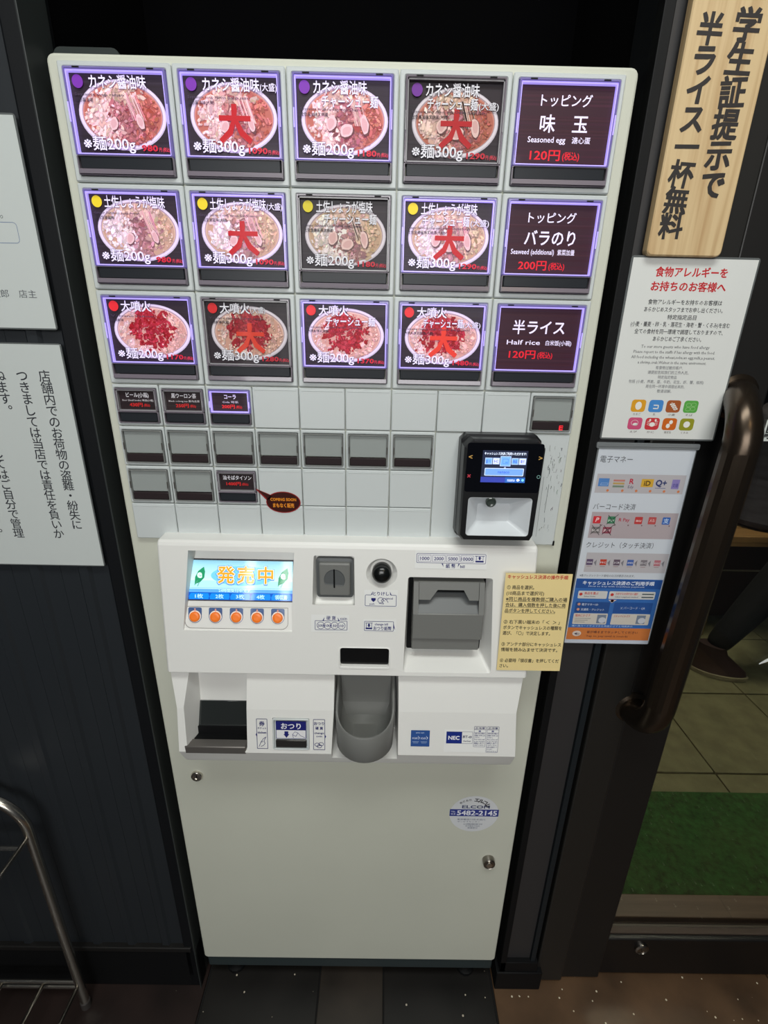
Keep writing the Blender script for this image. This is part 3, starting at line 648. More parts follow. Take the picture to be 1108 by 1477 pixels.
for x in (.0165, .132):
    L_ = [(-.0085, -.0140), (-.0078, -.003), (-.003, .006), (.0055, .0125), (.0072, .0050), (.006, -.004), (.000, -.0105)]
    P.poly([(x+a*.92, .034+b_*.92) for a, b_ in L_], (40, 140, 96)); P.lay(); P.text('e', x-.0008, .0305, .0145, (214, 244, 235), al='c', off=.05); P.line([(x-.008, .0200), (x-.0035, .0265)], .0009, (80, 160, 120)); P.line([(x-.004, .0185), (x-.0015, .0235)], .0009, (80, 160, 120)); P.lay(-1)
zc = .8650
bm = bmesh.new(); n_ = 0
lo = Matrix.Translation((.0835, py(.8648)-.0016, .8648)) @ Matrix.Rotation(-TI, 4, 'X')
slab(bm, -.0025, -.002, LW+.002, LH+.002, 0, .004, .001, .0006); mk('display_bezel', bm, mat('bezel_dark', (40, 42, 52), .4), TMroot, (.0845, py(.8648)-.0012, .8648), (-TI, 0, 0))
me = P.build('display_screen', M_screen)
for v in me.vertices:      # the screen narrows a little to the left edge of its recess
    v.co.x = v.co.x*(1-.06*(v.co.z/LH)*0) 
link('display_screen', me, TMroot, (.0845, py(.8648)-.0016, .8648), (-TI, 0, 0)).scale = (.1425/LW, 1, 1)
# quantity button strip
P = Print(.00008)
def tab(P, x): P.rect(x-.0092, -.001, x+.0092, .0112, (66, 96, 150), .002); P.ell(x, -.0010, .0092, .0092, (66, 96, 150), 26); P.lay(); P.ell(x, -.0012, .0084, .0084, (244, 240, 232), 26); P.lay(); P.poly([(x-.0015, .0075), (x+.0015, .0075), (x, .0055)], (238, 170, 150)); P.ell(x, .0088, .0012, .0012, (238, 170, 150), 10); P.lay(-2)
QX = [.0930, .1212, .1499, .1783, .2068]
O_ = rr(.0790, -.0178, .2212, .0128, .009, 5); O_ = [(x, z) if z < 0 else (min(max(x, .0800), .2208), .0128) for x, z in O_]
I_ = [(.150+(x-.150)*.992, -.0025+(z+.0025)*.965) for x, z in O_]; P.band(O_, I_, (130, 122, 118))
for x in QX: tab(P, x)
printed('button_strip_print', P, M_paperg, TMroot, (0, py(.8430)-.0006, .8430), (-TI, 0, 0))
bm = bmesh.new(); lathe(bm, [(.0070, .0), (.0070, -.0016), (.0062, -.0026), (.0040, -.0030)], (0, 0, 0), 22); MEQ = mesh_from(bm, 'quantity_button', M_orange)
for x in QX: link('quantity_button', MEQ, TMroot, (x, py(.8418)-.0012, .8418), (-TI, 0, 0))
# coin slot unit
bm = bmesh.new()
loft(bm, [at(rr(.2605, .8700, .3100, .9290, .004), -.0230), at(rr(.2605, .8700, .3100, .9290, .004), -.0300), at(rr(.2640, .8760, .3075, .9250, .003), -.0310)], True, True)
loft(bm, [at(rr(.2650, .8765, .3065, .9245, .002), -.0300), at(rr(.2650, .8765, .3065, .9245, .002), -.0355), at(rr(.2665, .8780, .3050, .9225, .002), -.0370)], True, True, 1)
cs = mk('coin_slot', bm, [M_grey2, M_grey], TMroot)
bm = bmesh.new()
pts = [(.2855+.0142*math.cos(math.radians(a)), .9005+.0155*math.sin(math.radians(a))) for a in range(-35, 216, 12)]
loft(bm, [at(pts, -.0370), at(pts, -.0376), at([(.2855+(x-.2855)*.9, .9005+(z-.9005)*.9) for x, z in pts], -.0372)], True, True); sub('slot_dish', bm, M_grey2, cs)
bm = bmesh.new(); slab(bm, .2842, .8885, .2862, .9165, -.0381, -.0370, .0009, .0002); sub('slot_opening', bm, M_black, cs)
# cancel knob
bm = bmesh.new(); lathe(bm, [(.0128, .006), (.0134, -.003), (.0130, -.006), (.0118, -.0095), (.0085, -.0125), (.0040, -.0140), (.0012, -.0144)], (.3489, fy(.911)+.003, .9105), 30); mk('cancel_button', bm, mat('knob_black', (16, 18, 18), .22), TMroot, smooth=60)
# amount window
bm = bmesh.new(); slab(bm, .2932, .7742, .3611, .8015, 0, .004, .003, .0006); 
me = mesh_from(bm, 'amount_window', M_black_s); o = link('amount_window', me, TMroot, (0, -.0518+.7878*math.sin(SL)*0, 0)); o.location = (0, fy(.7878)+.0025, 0)
bm = bmesh.new(); ring(bm, (.2912, .7700, .3630, .8030), (.2932, .7738, .3611, .8016), 0, .0016, .004, .003, .0006); 
me = mesh_from(bm, 'window_rim', M_white)
for v in me.vertices: v.co.y += fy(v.co.z)-.0009
link('window_rim', me, TMroot)
# bill inserter
bm = bmesh.new(); slab(bm, .3860, .7815, .4940, .9035, -.0205, -.0175, .003, .0005, 1)
slab(bm, .3930, .7955, .4870, .8155, -.0420, -.0190, .001, .001)
slab(bm, .3926, .8150, .4890, .8555, -.0455, -.0190, .001, .001)
for a, b_ in ((.3926, .3995), (.4818, .4890)):
    prismx(bm, [(-.019, .8550), (-.0455, .8550), (-.0450, .8568), (-.0345, .8985), (-.019, .8985)], a, b_)
prismx(bm, [(-.0440, .8553), (-.0225, .8760), (-.0190, .8760), (-.0190, .8553)], .3995, .4818, 2)
bi = mk('bill_inserter', bm, [M_grey, M_black, M_grey2], TMroot)
bm = bmesh.new(); H = [(.3995, .8985), (.4818, .8985), (.4818, .8735), (.4690, .8735), (.4610, .8880), (.4250, .8880), (.4150, .8735), (.3995, .8735)]
loft(bm, [[(x, -.0215, z) for x, z in H], [(x, -.0330-(.8985-z)*.22, z) for x, z in H], [(.4407+(x-.4407)*.985, -.0345-(.8985-z)*.22, .886+(z-.886)*.95) for x, z in H]], True, True); sub('hood', bm, M_grey, bi, off=tuple(-q for q in (0, 0, 0)))
bm = bmesh.new(); slab(bm, .4230, .8790, .4640, .8885, -.0232, -.0212, .0005, .0002); sub('bill_slot', bm, M_black, bi)

# ------------------------------------------------------------------ printed labels on the fascia
NAVY = (34, 38, 112); LB = (236, 236, 238)
def lab(name, P, x, z, parent=TMroot): return printed(name, P, M_paperg, parent, (x, fy(z)-.0005, z), (-SL, 0, 0))
P = Print(.00008); P.rect(-.002, -.008, .094, .0175, (236, 237, 235)); P.lay(); P.rect(0, 0, .0925, .0135, NAVY, .0015); P.lay(); P.rect(.0006, .0006, .0919, .0129, LB, .0012); P.lay()
for i, t in enumerate(('1000', '2000', '5000', '10000')):
    x = .0022+i*.0188; P.rect(x, .0020, x+.0172, .0112, NAVY); P.lay(); P.rect(x+.0004, .0024, x+.0168, .0108, (238, 238, 240)); P.lay(); P.text(t, x+.0086, .0042, .0066, NAVY, w=.0125 if i < 3 else .0155, al='c', off=.022); P.lay(-2)
P.rect(.0785, .0022, .0895, .0045, NAVY); P.line([(.0795, .0108), (.0795, .0050)], .0006, NAVY); P.line([(.0885, .0108), (.0885, .0050)], .0006, NAVY); P.line([(.0775, .0108), (.0905, .0108)], .0007, NAVY); P.poly([(.0815, .0078), (.0865, .0078), (.0840, .0105)], NAVY); P.rect(.0830, .0055, .0850, .0080, NAVY)
P.text('紙 幣', .0395, -.0060, .0066, NAVY, w=.0125, off=.02); P.text('bill', .0588, -.0060, .0056, NAVY, off=.02); P.poly([(.0335, -.0002), (.0355, -.0002), (.0362, -.0050)], NAVY); P.poly([(.0580, -.0002), (.0560, -.0002), (.0553, -.0050)], NAVY)
lab('bill_label', P, .3948, .9262)
P = Print(.00008); P.rect(-.005, -.003, .047, .0225, (236, 237, 235)); P.lay(); P.frame(0, 0, .0445, .0140, .0007, NAVY, .001)
for i, t in enumerate(('500', '100', '50', '10')): P.ringe(.0080+.0095*i, .0068, .0054, .0054, .0007, NAVY); P.text(t, .0080+.0095*i, .0048, .0050, NAVY, w=.0078 if len(t) > 2 else .0052, al='c', off=.022, shear=.15)
P.text('硬 貨', .0160, .0155, .0064, NAVY, w=.0125, off=.02); P.text('coin', .0348, .0155, .0056, NAVY, off=.02); P.poly([(.0105, .0140), (.0125, .0140), (.0132, .0190)], NAVY); P.poly([(.0340, .0140), (.0320, .0140), (.0313, .0190)], NAVY)
lab('coin_label', P, .2585, .8280)
P = Print(.00008); P.rect(-.001, -.001, .0445, .0235, (236, 237, 235)); P.lay(); P.frame(0, 0, .0428, .0165, .0007, NAVY, .0015); P.lay(); P.rect(.0085, .0155, .035, .0175, (236, 237, 235)); P.lay()
P.text('とりけし', .0108, .0160, .0060, NAVY, w=.0215, off=.022); P.text('push', .0065, .0022, .0036, NAVY, off=.022); P.text('cancel', .0275, .0102, .0042, NAVY, off=.022); P.rect(.0085, .0085, .0145, .0118, NAVY); P.poly([(.0085, .0090), (.0145, .0090), (.0115, .0060)], NAVY)
P.ringe(.0212, .0088, .0042, .0042, .0007, NAVY); P.line([(.019, .004), (.0255, .0035), (.022, .0085), (.0255, .0120), (.030, .0085), (.0315, .0055)], .0007, NAVY); P.line([(.022, .0085), (.0235, .0100), (.027, .0075)], .0007, NAVY)
P.poly([(.0080, .0165), (.0100, .0165), (.0104, .0215)], NAVY); P.poly([(.0360, .0165), (.0340, .0165), (.0336, .0215)], NAVY)
lab('cancel_label', P, .3268, .8640)
P = Print(.00008); P.rect(-.001, -.001, .044, .0175, (236, 237, 235)); P.lay(); P.frame(0, 0, .0405, .0145, .0007, NAVY, .001)
P.rect(.0020, .0025, .0110, .0050, NAVY); P.line([(.0015, .0118), (.0115, .0118)], .0007, NAVY); P.rect(.0052, .0070, .0078, .0108, NAVY); P.line([(.0028, .0115), (.0028, .005)], .0007, NAVY); P.line([(.0102, .0115), (.0102, .005)], .0007, NAVY); P.poly([(.0042, .0078), (.0088, .0078), (.0065, .0055)], NAVY)
P.text('change bill', .0145, .0085, .0048, NAVY, w=.018, off=.02); P.text('おつり紙幣', .0128, .0018, .0062, NAVY, w=.0245, off=.025); P.poly([(.0405, .0110), (.0405, .0050), (.0425, .0020)], NAVY)
lab('change_bill_label', P, .3262, .8278)

# ------------------------------------------------------------------ lower fascia
bm = bmesh.new()
def rect_loop(xL, xR, y, z): return [(xL, 0, z), (xL, y, z), (xR, y, z), (xR, 0, z)]
loft(bm, [rect_loop(.0640, .5440, -.046, .5890), rect_loop(.0575, .5510, -.052, .5945), rect_loop(.0565, .5520, -.056, .6010), rect_loop(.0562, .5515, -.0700, .6300), rect_loop(.0575, .5480, -.0590, .7000), rect_loop(.0490, .5560, -.0440, .7580)], True, True)
F2 = mk('lower_fascia', bm, M_white, TMroot)
c1 = bmesh.new()
loft(c1, [[(.0610, -.1, .6320), (.1570, -.1, .6320), (.1600, -.1, .80), (.0520, -.1, .80)], [(.0780, -.030, .6340), (.1560, -.030, .6340), (.1590, -.030, .80), (.0850, -.030, .80)]], True, True)
c2 = bmesh.new(); loft(c2, [[(.2765, -.12, .6075), (.3805, -.12, .6075), (.3740, -.12, .80), (.2845, -.12, .80)], [(.2830, -.010, .6220), (.3750, -.010, .6220), (.3740, -.010, .80), (.2850, -.010, .80)]], True, True)
c3 = frus((.1945, .6360, .2480, .6870), -.10, (.1945, .6360, .2480, .6870), -.0585, .002)
boolean(F2, [c1, c2, c3], .0012, 2, 20); F2.data.materials.clear(); F2.data.materials.append(M_white)
# ticket tray
bm = bmesh.new(); loft(bm, [[(.0795, -.0320, .6900), (.1590, -.0320, .6900), (.1555, -.0400, .6500), (.0755, -.0400, .6500)], [(.0795, -.0302, .6900), (.1590, -.0302, .6900), (.1555, -.0302, .6500), (.0755, -.0302, .6500)]], True, True)
tt = mk('ticket_tray', bm, mat('smoked_flap', (40, 44, 44), .12, coat=1), TMroot)
bm = bmesh.new(); box(bm, .0730, .1550, -.0560, -.0305, .6345, .6375); box(bm, .0745, .1560, -.0420, -.0305, .6375, .6505); sub('tray_floor', bm, M_black, tt)
bm = bmesh.new(); slab(bm, .0650, .6265, .1545, .6400, -.0700, -.0560, .0015, .0012); sub('tray_lip', bm, mat('brushed_metal_lip', (120, 116, 112), .35, metal=.6), tt)
# change return
def l2y(z): return -.0700+(z-.630)*.157
S2 = math.atan(.157)
bm = bmesh.new(); ring(bm, (0, 0, .0530, .0505), (.0022, .0022, .0508, .0483), -.0018, .0035, .002, .001, .0006); slab(bm, .0022, .0022, .0508, .0483, .0020, .0035, .0008, .0002)
cr = mk('change_return', bm, M_cell, TMroot, (.1948, l2y(.6368), .6368), (-S2, 0, 0))
P = Print(.00008); P.rect(0, 0, .0440, .0285, NAVY, .001); P.lay(); P.rect(.0008, .0008, .0432, .0140, (228, 228, 230)); P.lay(); P.text('おつり', .0220, .0165, .0110, (235, 235, 240), w=.0285, al='c', off=.022)
P.poly([(.0110, .0075), (.0195, .0075), (.0152, .0015)], NAVY); P.rect(.0125, .0075, .0180, .0122, NAVY); P.line([(.0255, .0015), (.0240, .0070), (.0275, .0115), (.0320, .0100), (.0355, .0055), (.0425, .0020)], .0006, NAVY); P.line([(.0240, .0070), (.0290, .0040), (.032, .010)], .0007, NAVY)
printed('change_flap_print', P, M_paperg, cr, (.0045, -.0002, .0175), subpart=True)
bm = bmesh.new(); slab(bm, .0040, .0035, .0490, .0150, -.0008, .002, .0008, .0004); sub('change_flap', bm, mat('flap_dark_steel', (74, 72, 70), .25, metal=.7), cr)
def lab2(name, P, x, z): return printed(name, P, M_paperg, TMroot, (x, l2y(z)-.0006, z), (-S2, 0, 0))
P = Print(.00008); P.frame(0, 0, .0160, .0490, .0007, NAVY, .001); P.text('券', .0080, .0378, .0085, NAVY, al='c', off=.02); P.text('チケット', .0080, .0322, .0036, NAVY, w=.0125, al='c', off=.022); P.text('ticket', .0080, .0250, .0050, NAVY, w=.0125, al='c', off=.022); P.line([(.0030, .0035), (.0060, .0110), (.0095, .0165), (.0135, .0195), (.0105, .0130), (.0120, .0085), (.0090, .0050), (.0055, .0040)], .0007, NAVY); P.line([(.006, .011), (.0095, .0118)], .0007, NAVY); P.poly([(0, .0260), (0, .0200), (-.0014, .0230)], NAVY)
lab2('ticket_label', P, .1712, .6375)
P = Print(.00008); P.frame(0, 0, .0172, .0500, .0007, NAVY, .001); P.text('おつり', .0086, .0410, .0055, NAVY, w=.0145, al='c', off=.022); P.text('硬 貨', .0086, .0335, .0052, NAVY, w=.011, al='c', off=.02); P.text('change', .0086, .0262, .0044, NAVY, w=.0140, al='c', off=.022); P.text('coin', .0086, .0210, .0044, NAVY, w=.0085, al='c', off=.022)
for x, y in ((.0055, .0085), (.0115, .0095), (.0088, .0060)): P.ringe(x, y, .0038, .0030, .0007, NAVY, 18)
P.poly([(.0172, .0250), (.0172, .0190), (.0188, .0220)], NAVY)
lab2('change_coin_label', P, .2537, .6370)
P = Print(.00008); P.rect(0, 0, .0275, .0265, (46, 84, 150), .0006); P.lay(); P.text('BANK CARD', .0135, .0215, .0028, (200, 215, 240), al='c', w=.012, res=1)
for x in (.0025, .0145): P.text('IC6X', x, .0120, .0045, (225, 232, 245), w=.0075, off=.02, res=1); P.poly([(x+.0075, .0178), (x+.0105, .0145), (x+.0085, .0105), (x+.0092, .0145)], (225, 232, 245)); P.rect(x, .0075, x+.0095, .0082, (170, 190, 220)); P.rect(x+.001, .0055, x+.0085, .0060, (170, 190, 220))
lab2('blue_label', P, .3962, .6452)
P = Print(.00008); P.rect(-.0030, -.0145, .0760, .0230, (236, 237, 235)); P.lay(); P.rect(0, 0, .0225, .0195, (24, 46, 130)); P.text('NEC', .0112, .0064, .0080, (240, 240, 245), w=.0150, al='c', off=.04) if 0 else None; P.frame(.0225, 0, .0385, .0195, .0004, NAVY); P.lay()
P.text('NEC', .0112, .0064, .0085, (240, 240, 245), w=.0160, al='c', off=.04); P.text('BT-α', .0305, .0095, .0054, (40, 44, 90), w=.0125, al='c', off=.03, shear=.1); P.text('Series', .0305, .0030, .0040, (40, 44, 90), w=.0105, al='c', off=.022)
for x0_, z0_ in ((.0400, -.0050), (.0590, -.0140)):
    P.frame(x0_, z0_, x0_+.0175, .0285, .0004, NAVY, .001); P.text('⚠注意', x0_+.0085, .0245, .0030, NAVY, w=.014, al='c', off=.02, res=1); P.line([(x0_, .0232), (x0_+.0175, .0232)], .0003, NAVY); P.rect(x0_+.0068, .0195, x0_+.0100, .0222, (120, 124, 160)); P.line([(x0_, .0185), (x0_+.0175, .0185)], .0003, NAVY)
    k = 0; z = .0160
    for t in ('お釣り切れの場合は', '係員にお申し出', 'ください。', 'Please call the staff', 'in case of trouble', '硬貨は一枚ずつ', '入れてください', 'お札は伸ばして', 'から入れて', 'Insert one by one', 'thank you'):
        if z < z0_+.0008: break
        P.text(t, x0_+.0012, z, .0026, NAVY, w=.0148 if len(t) > 6 else .008, off=.022, res=1); z -= .0032
lab2('maker_label', P, .4480, .6510)
# coin cup
def cupl(r, yc, yb, z, zs=None, n=18):
    pts = []
    for i in range(n+1):
        a = math.radians(180+180*i/n); pts.append((.3288+r*math.cos(a), yc+r*math.sin(a)))
    pts = [(.3288-r, yb)] + pts + [(.3288+r, yb)]
    out = []
    for x, y in pts:
        t = max(0, min(1, (y-(yc-r))/(yb-(yc-r)))); out.append((x, y, z+((zs-z)*t**1.6 if zs else 0)))
    return out
bm = bmesh.new(); yc, yb = -.0560, -.0125
loft(bm, [cupl(.0400, yc, yb, .6420), cupl(.0415, yc, yb, .6445), cupl(.0430, yc, yb, .6860, .7380), cupl(.0418, yc, yb, .6885, .7400), cupl(.0400, yc, yb-.002, .6885, .7400), cupl(.0385, yc, yb-.0035, .6860, .7360),
          cupl(.0360, yc, yb-.005, .6650, .6800), cupl(.0300, yc+.002, yb-.010, .6540, .6600), cupl(.018, yc+.004, yb-.020, .6500, .651)], True, True)
mk('coin_cup', bm, M_grey, TMroot, smooth=50)
bm = bmesh.new(); slab(bm, .2850, .6250, .3740, .7570, -.0118, -.0104, .001, .0004); mk('cup_back', bm, M_grey2, TMroot)
# locks
bm = bmesh.new(); lathe(bm, [(.0100, 0), (.0100, -.003), (.0088, -.0048), (.0062, -.0050), (.0058, -.0036), (.0052, -.0036)], (.0425, 0, .503), 24); kl = mk('key_lock', bm, M_chrome, TMroot); bm = bmesh.new(); box(bm, .0418, .0432, -.0042, -.0035, .4995, .5065); sub('keyhole', bm, M_black, kl)
bm = bmesh.new(); lathe(bm, [(.0110, 0), (.0110, -.0100), (.0102, -.0112), (.0098, -.0108)], (.5570, 0, .3060), 28); dk = mk('door_lock', bm, M_nickel, TMroot); bm = bmesh.new(); lathe(bm, [(.0060, -.0106), (.0060, -.0120), (.005, -.0125)], (.5570, 0, .3060), 18); sub('lock_core', bm, M_chrome, dk)

# ------------------------------------------------------------------ stickers and notes on the machine
P = Print(.00008)
E1 = lambda a, b_: [(a*math.cos(2*PI*i/28), b_*math.sin(2*PI*i/28)) for i in range(28)]
P.poly([(-.0470+.010, .0190), (-.016, .0100), (-.0215, .0020)], (150, 34, 36)); P.ell(0, 0, .0230, .0150, (150, 34, 36), 30); P.lay(); P.ell(0, 0, .0218, .0138, (60, 22, 18), 30); P.poly([(-.0340, .0172), (-.015, .0088), (-.0195, .0030)], (60, 22, 18)); P.lay()
P.text('COMING SOON', 0, .0020, .0056, (232, 150, 40), w=.034, al='c', off=.03, out=.08, ocol=(130, 50, 20)); P.text('まもなく販売', 0, -.0068, .0066, (232, 150, 40), w=.028, al='c', off=.03, out=.08, ocol=(130, 50, 20))
tag(link('speech_bubble_sticker', P.build('speech_bubble_sticker', M_paperg), None, (.2100+.006, YF-.0006, .9985)), 'small dark speech bubble sticker with orange lettering between blank button tiles', 'sticker')
P = Print(.00008); P.ell(0, 0, .0432, .0432, (216, 219, 222), 48); P.lay(); P.rect(-.0432, -.0055, .0432, .0112, (44, 58, 140)); P.lay()
P.text('5482-2145', -.0300, -.0028, .0160, (236, 238, 246), w=.0700, off=.03); P.text('TEL', -.0410, .0040, .0038, (236, 238, 246), w=.008, off=.02, res=1); P.text('03', -.0410, -.0020, .0050, (236, 238, 246), w=.008, off=.02, res=1)
P.text('ELCOM', .0020, .0140, .0100, (40, 54, 100), w=.0480, al='c', off=.03); 
for i, ch in enumerate('株式会社'): a = math.radians(133-9.5*i); P.text(ch, .0335*math.cos(a), .0335*math.sin(a)-.001, .0052, (60, 64, 70), al='c', rot=a-PI/2, off=.01, res=1)
for i, ch in enumerate('エルコム'): a = math.radians(86-13*i); P.text(ch, .0315*math.cos(a), .0315*math.sin(a)-.001, .0100, (40, 42, 48), al='c', rot=a-PI/2, off=.045)
P.text('東京都品川区北品川', -.004, -.0150, .0045, (90, 100, 130), w=.050, al='c', res=1); P.text('サービスセンター', -.008, -.0205, .0040, (110, 118, 140), w=.040, al='c', res=1)
for i, t in enumerate(('24時間受付', '年中無休で対応', '修理受付')): P.text(t, 0, -.0262-.0048*i, .0038, (110, 118, 140), w=.034-.008*i, al='c', res=1)
tag(link('service_sticker', P.build('service_sticker', M_paperg), None, (.5208, -.0006, .4215)), 'round white service sticker with blue telephone band on lower machine door', 'sticker')
YP = (236, 214, 152)
P = Print(.0001); P.rect(0, 0, .0885, .1465, YP); P.lay(); BK = (52, 44, 34)
P.text('キャッシュレス決済の操作手順', .0030, .1390, .0062, (190, 44, 38), w=.0800, off=.03)
L = [('① 商品を選択。', .036), ('(10商品まで選択可)', .050), ('※同じ商品を複数個ご購入の場', .082), ('合は、購入個数を押した後に商', .081), ('品ボタンを押してください。', .068), None, ('② 右下黒い端末の「 ＜  ＞ 」', .076), ('ボタンでキャッシュレスの種類を', .080), ('選び、「〇」で決定します。', .065), None, ('③ アンテナ部分にキャッシュレス', .082), ('情報を読み込ませて決済です。', .078), None, ('④ 必要時「領収書」を押してくだ', .082), ('さい。', .012)]
z = .1238
for i, t in enumerate(L):
    if t: P.text(t[0], .0035, z, .0064, BK, w=t[1], off=.022)
    if i in (2, 3, 4): P.rect(.0035, z-.0014, .0035+t[1], z-.0009, BK)
    z -= .0085
me = P.build('paper_note', M_paper)
bm = bmesh.new(); bm.from_mesh(me); 
o = link('paper_note', me, None, (.5122, -.0560, .7735), (-SL*.55, 0, math.radians(.0))); tag(o, 'yellow paper note with payment steps taped to right edge of machine', 'notice')
bm.free()

# ------------------------------------------------------------------ notices on the walls
def sheet(name, label, cat, P, w_, h_, loc, mg=.003, m=None, r=.003, rot=0):
    t = thing(name, label, cat, loc)
    bm = bmesh.new(); slab(bm, -mg, -mg, w_+mg, h_+mg, 0, .0012, r, .0003); a = sub('laminate', bm, m or M_lam, t)
    p = sub('printed_sheet', P.build('printed_sheet', M_paperg), None, t, off=(0, -.0002, 0)); t.rotation_euler = (0, rot, 0)
    return t
INK = (48, 50, 54); PG = (206, 210, 208)
P = Print(.0001); P.rect(0, 0, .1420, .2040, (222, 224, 221)); P.lay()
P.text('食物アレルギーを', .0690, .1860, .0108, (196, 36, 44), w=.0820, al='c', off=.03); P.text('お持ちのお客様へ', .0690, .1712, .0108, (196, 36, 44), w=.0860, al='c', off=.03)
z = .1565
for t, w_, h_ in (('食物アレルギーをお持ちのお客様は', .086, .0066), ('あらかじめスタッフまでお申し出ください。', .092, .0066), ('特定指定品目', .034, .0064), ('(小麦・蕎麦・卵・乳・落花生・海老・蟹・くるみ)を含む', .117, .0066), ('全ての食材を同一環境で調理しておりますので、', .105, .0066), ('あらかじめご了承ください。', .058, .0066)):
    P.text(t, .0690, z, h_*.9, INK, w=w_, al='c', off=.018, res=1); z -= .0080
for t, w_ in (('To our store guests who have food allergy', .082), ('Please report to the staffs if has allergy with the food.', .098), ('All food including the wheat,soba,an egg,milk,a peanut,', .101), ('a shrimp,crab,Walnut in the same enviroment.', .083)):
    P.text(t, .0690, z, .0048, (78, 80, 84), w=w_, al='c', off=.008, res=1); z -= .0060
for t, w_ in (('有食物过敏的客户,', .033), ('请提前告知我们的工作人员。', .050), ('特定指定物品', .023), ('包括 (小麦、荞麦、蛋、牛奶、花生、虾、蟹、核桃)', .092), ('是在同一环境中调理出来的。', .048), ('敬请谅解。', .018)):
    P.text(t, .0670, z, .0044, (118, 120, 124), w=w_, al='c', res=1); z -= .0055
ic = [((222, 160, 44), 'たまご'), ((74, 140, 208), '乳'), ((168, 92, 50), '小麦'), ((90, 170, 74), 'そば'), ((206, 84, 124), 'えび'), ((204, 60, 66), 'かに'), ((206, 104, 36), '落花生'), ((150, 150, 44), 'くるみ')]
W3 = (236, 234, 228)
for i, (c, t) in enumerate(ic):
    x = .0300+(i % 4)*.0218; z = .0330-(i//4)*.0220
    P.rect(x, z, x+.0178, z+.0150, c, .0035); P.lay(); cx, cz = x+.0089, z+.0075
    if i == 0: P.ell(cx, cz, .0040, .0050, W3, 18)
    if i == 1: P.line([(cx-.003, cz+.001), (cx+.003, cz+.001), (cx+.003, cz-.003), (cx-.003, cz-.003)], .0013, W3)
    if i == 2:
        P.line([(cx-.003, cz+.005), (cx+.0035, cz-.005)], .0006, W3)
        for k in range(4): P.ell(cx-.0035+k*.0018, cz+.0015-k*.002+.001, .0015, .001, W3, 8); P.ell(cx-.0002+k*.0016, cz+.0030-k*.002, .0015, .001, W3, 8)
    if i == 3: [P.ringe(cx+a, cz+b_, .0032, .0024, .0003, (190, 220, 170), 12) for a, b_ in ((-.003, .002), (.003, .0025), (-.003, -.003), (.003, -.0025))]
    if i == 4: P.ringe(cx-.0005, cz+.001, .0045, .0035, .0004, W3, 14); P.ell(cx+.0005, cz-.001, .0032, .0018, W3, 10)
    if i == 5: P.ell(cx, cz-.0008, .0036, .0028, W3, 14); [P.line([(cx+s*.003, cz+a), (cx+s*.0068, cz+a+.0012)], .0005, W3) for s in (-1, 1) for a in (-.002, 0, .002)]; [P.ell(cx+s*.0035, cz+.0045, .0013, .0016, W3, 8) for s in (-1, 1)]
    if i == 6: P.ell(cx+.0015, cz+.0025, .0023, .0026, W3, 12); P.ell(cx-.0015, cz-.0022, .0026, .0029, W3, 12)
    if i == 7: P.ell(cx, cz, .0042, .0040, W3, 16)
    P.lay(-1); P.text(t, cx, z-.0040, .0030, (110, 100, 96), al='c', w=.009 if len(t) > 1 else .003, off=.01, res=1)
sheet('allergy_notice', 'laminated white allergy notice with coloured icons, red heading, below wooden sign', 'notice', P, .1420, .2040, (.6250, -.0045, 1.0935), .0022)
# payment sheet in a clear sleeve
P = Print(.0001); SWW, SHH = .1250, .2950; P.rect(0, 0, SWW, SHH, (206, 212, 220)); P.lay(); HB_ = (74, 76, 84)
for t, z, w_ in (('電子マネー', .2770, .0420), ('バーコード決済', .2120, .0570), ('クレジット（タッチ決済）', .1560, .0930)): P.text(t, .0060 if z < .27 else .0040, z, .0098, HB_, w=w_)
G2 = (186, 182, 186); P.rect(.0040, .2350, .1210, .2610, G2); P.rect(.0060, .1700, .1230, .2080, (178, 166, 170)); P.rect(.0090, .1180, .1240, .1480, G2); P.lay()
X_ = [.010, .0295, .0480, .0665, .0850, .1040]
for i, x in enumerate(X_):
    z = .2480
    if i == 0: P.rect(x-.003, z-.004, x+.011, z+.007, (86, 134, 196)); P.lay(); P.text('▱', x, z-.003, .010, (190, 210, 236)); P.lay(-1)
    if i == 1: [P.rect(x-.003, z+.003-k*.004, x+.012, z+.0055-k*.004, c) for k, c in enumerate(((196, 130, 120), (190, 160, 96), (120, 140, 120)))]
    if i == 2: P.text('R', x, z, .0100, (190, 50, 70), off=.03); P.text('Edy', x-.001, z-.006, .0055, (90, 80, 110))
    if i == 3: P.rect(x-.003, z-.004, x+.013, z+.007, (212, 168, 62)); P.lay(); P.text('iD', x+.005, z-.002, .0095, (90, 70, 40), al='c', off=.03); P.lay(-1)
    if i == 4: P.text('Q+', x-.002, z-.002, .0115, (44, 56, 110), w=.014, off=.04); P.rect(x-.002, z-.0055, x+.012, z-.0048, (90, 100, 150))
    if i == 5: P.rect(x, z-.006, x+.010, z+.007, (140, 128, 186)); P.lay(); P.text('交通', x+.005, z-.003, .0055, (84, 80, 150), al='c', w=.007, off=.02); P.lay(-1)
    P.ell(x+.011, z-.0095, .0018, .0018, (214, 130, 84), 10)
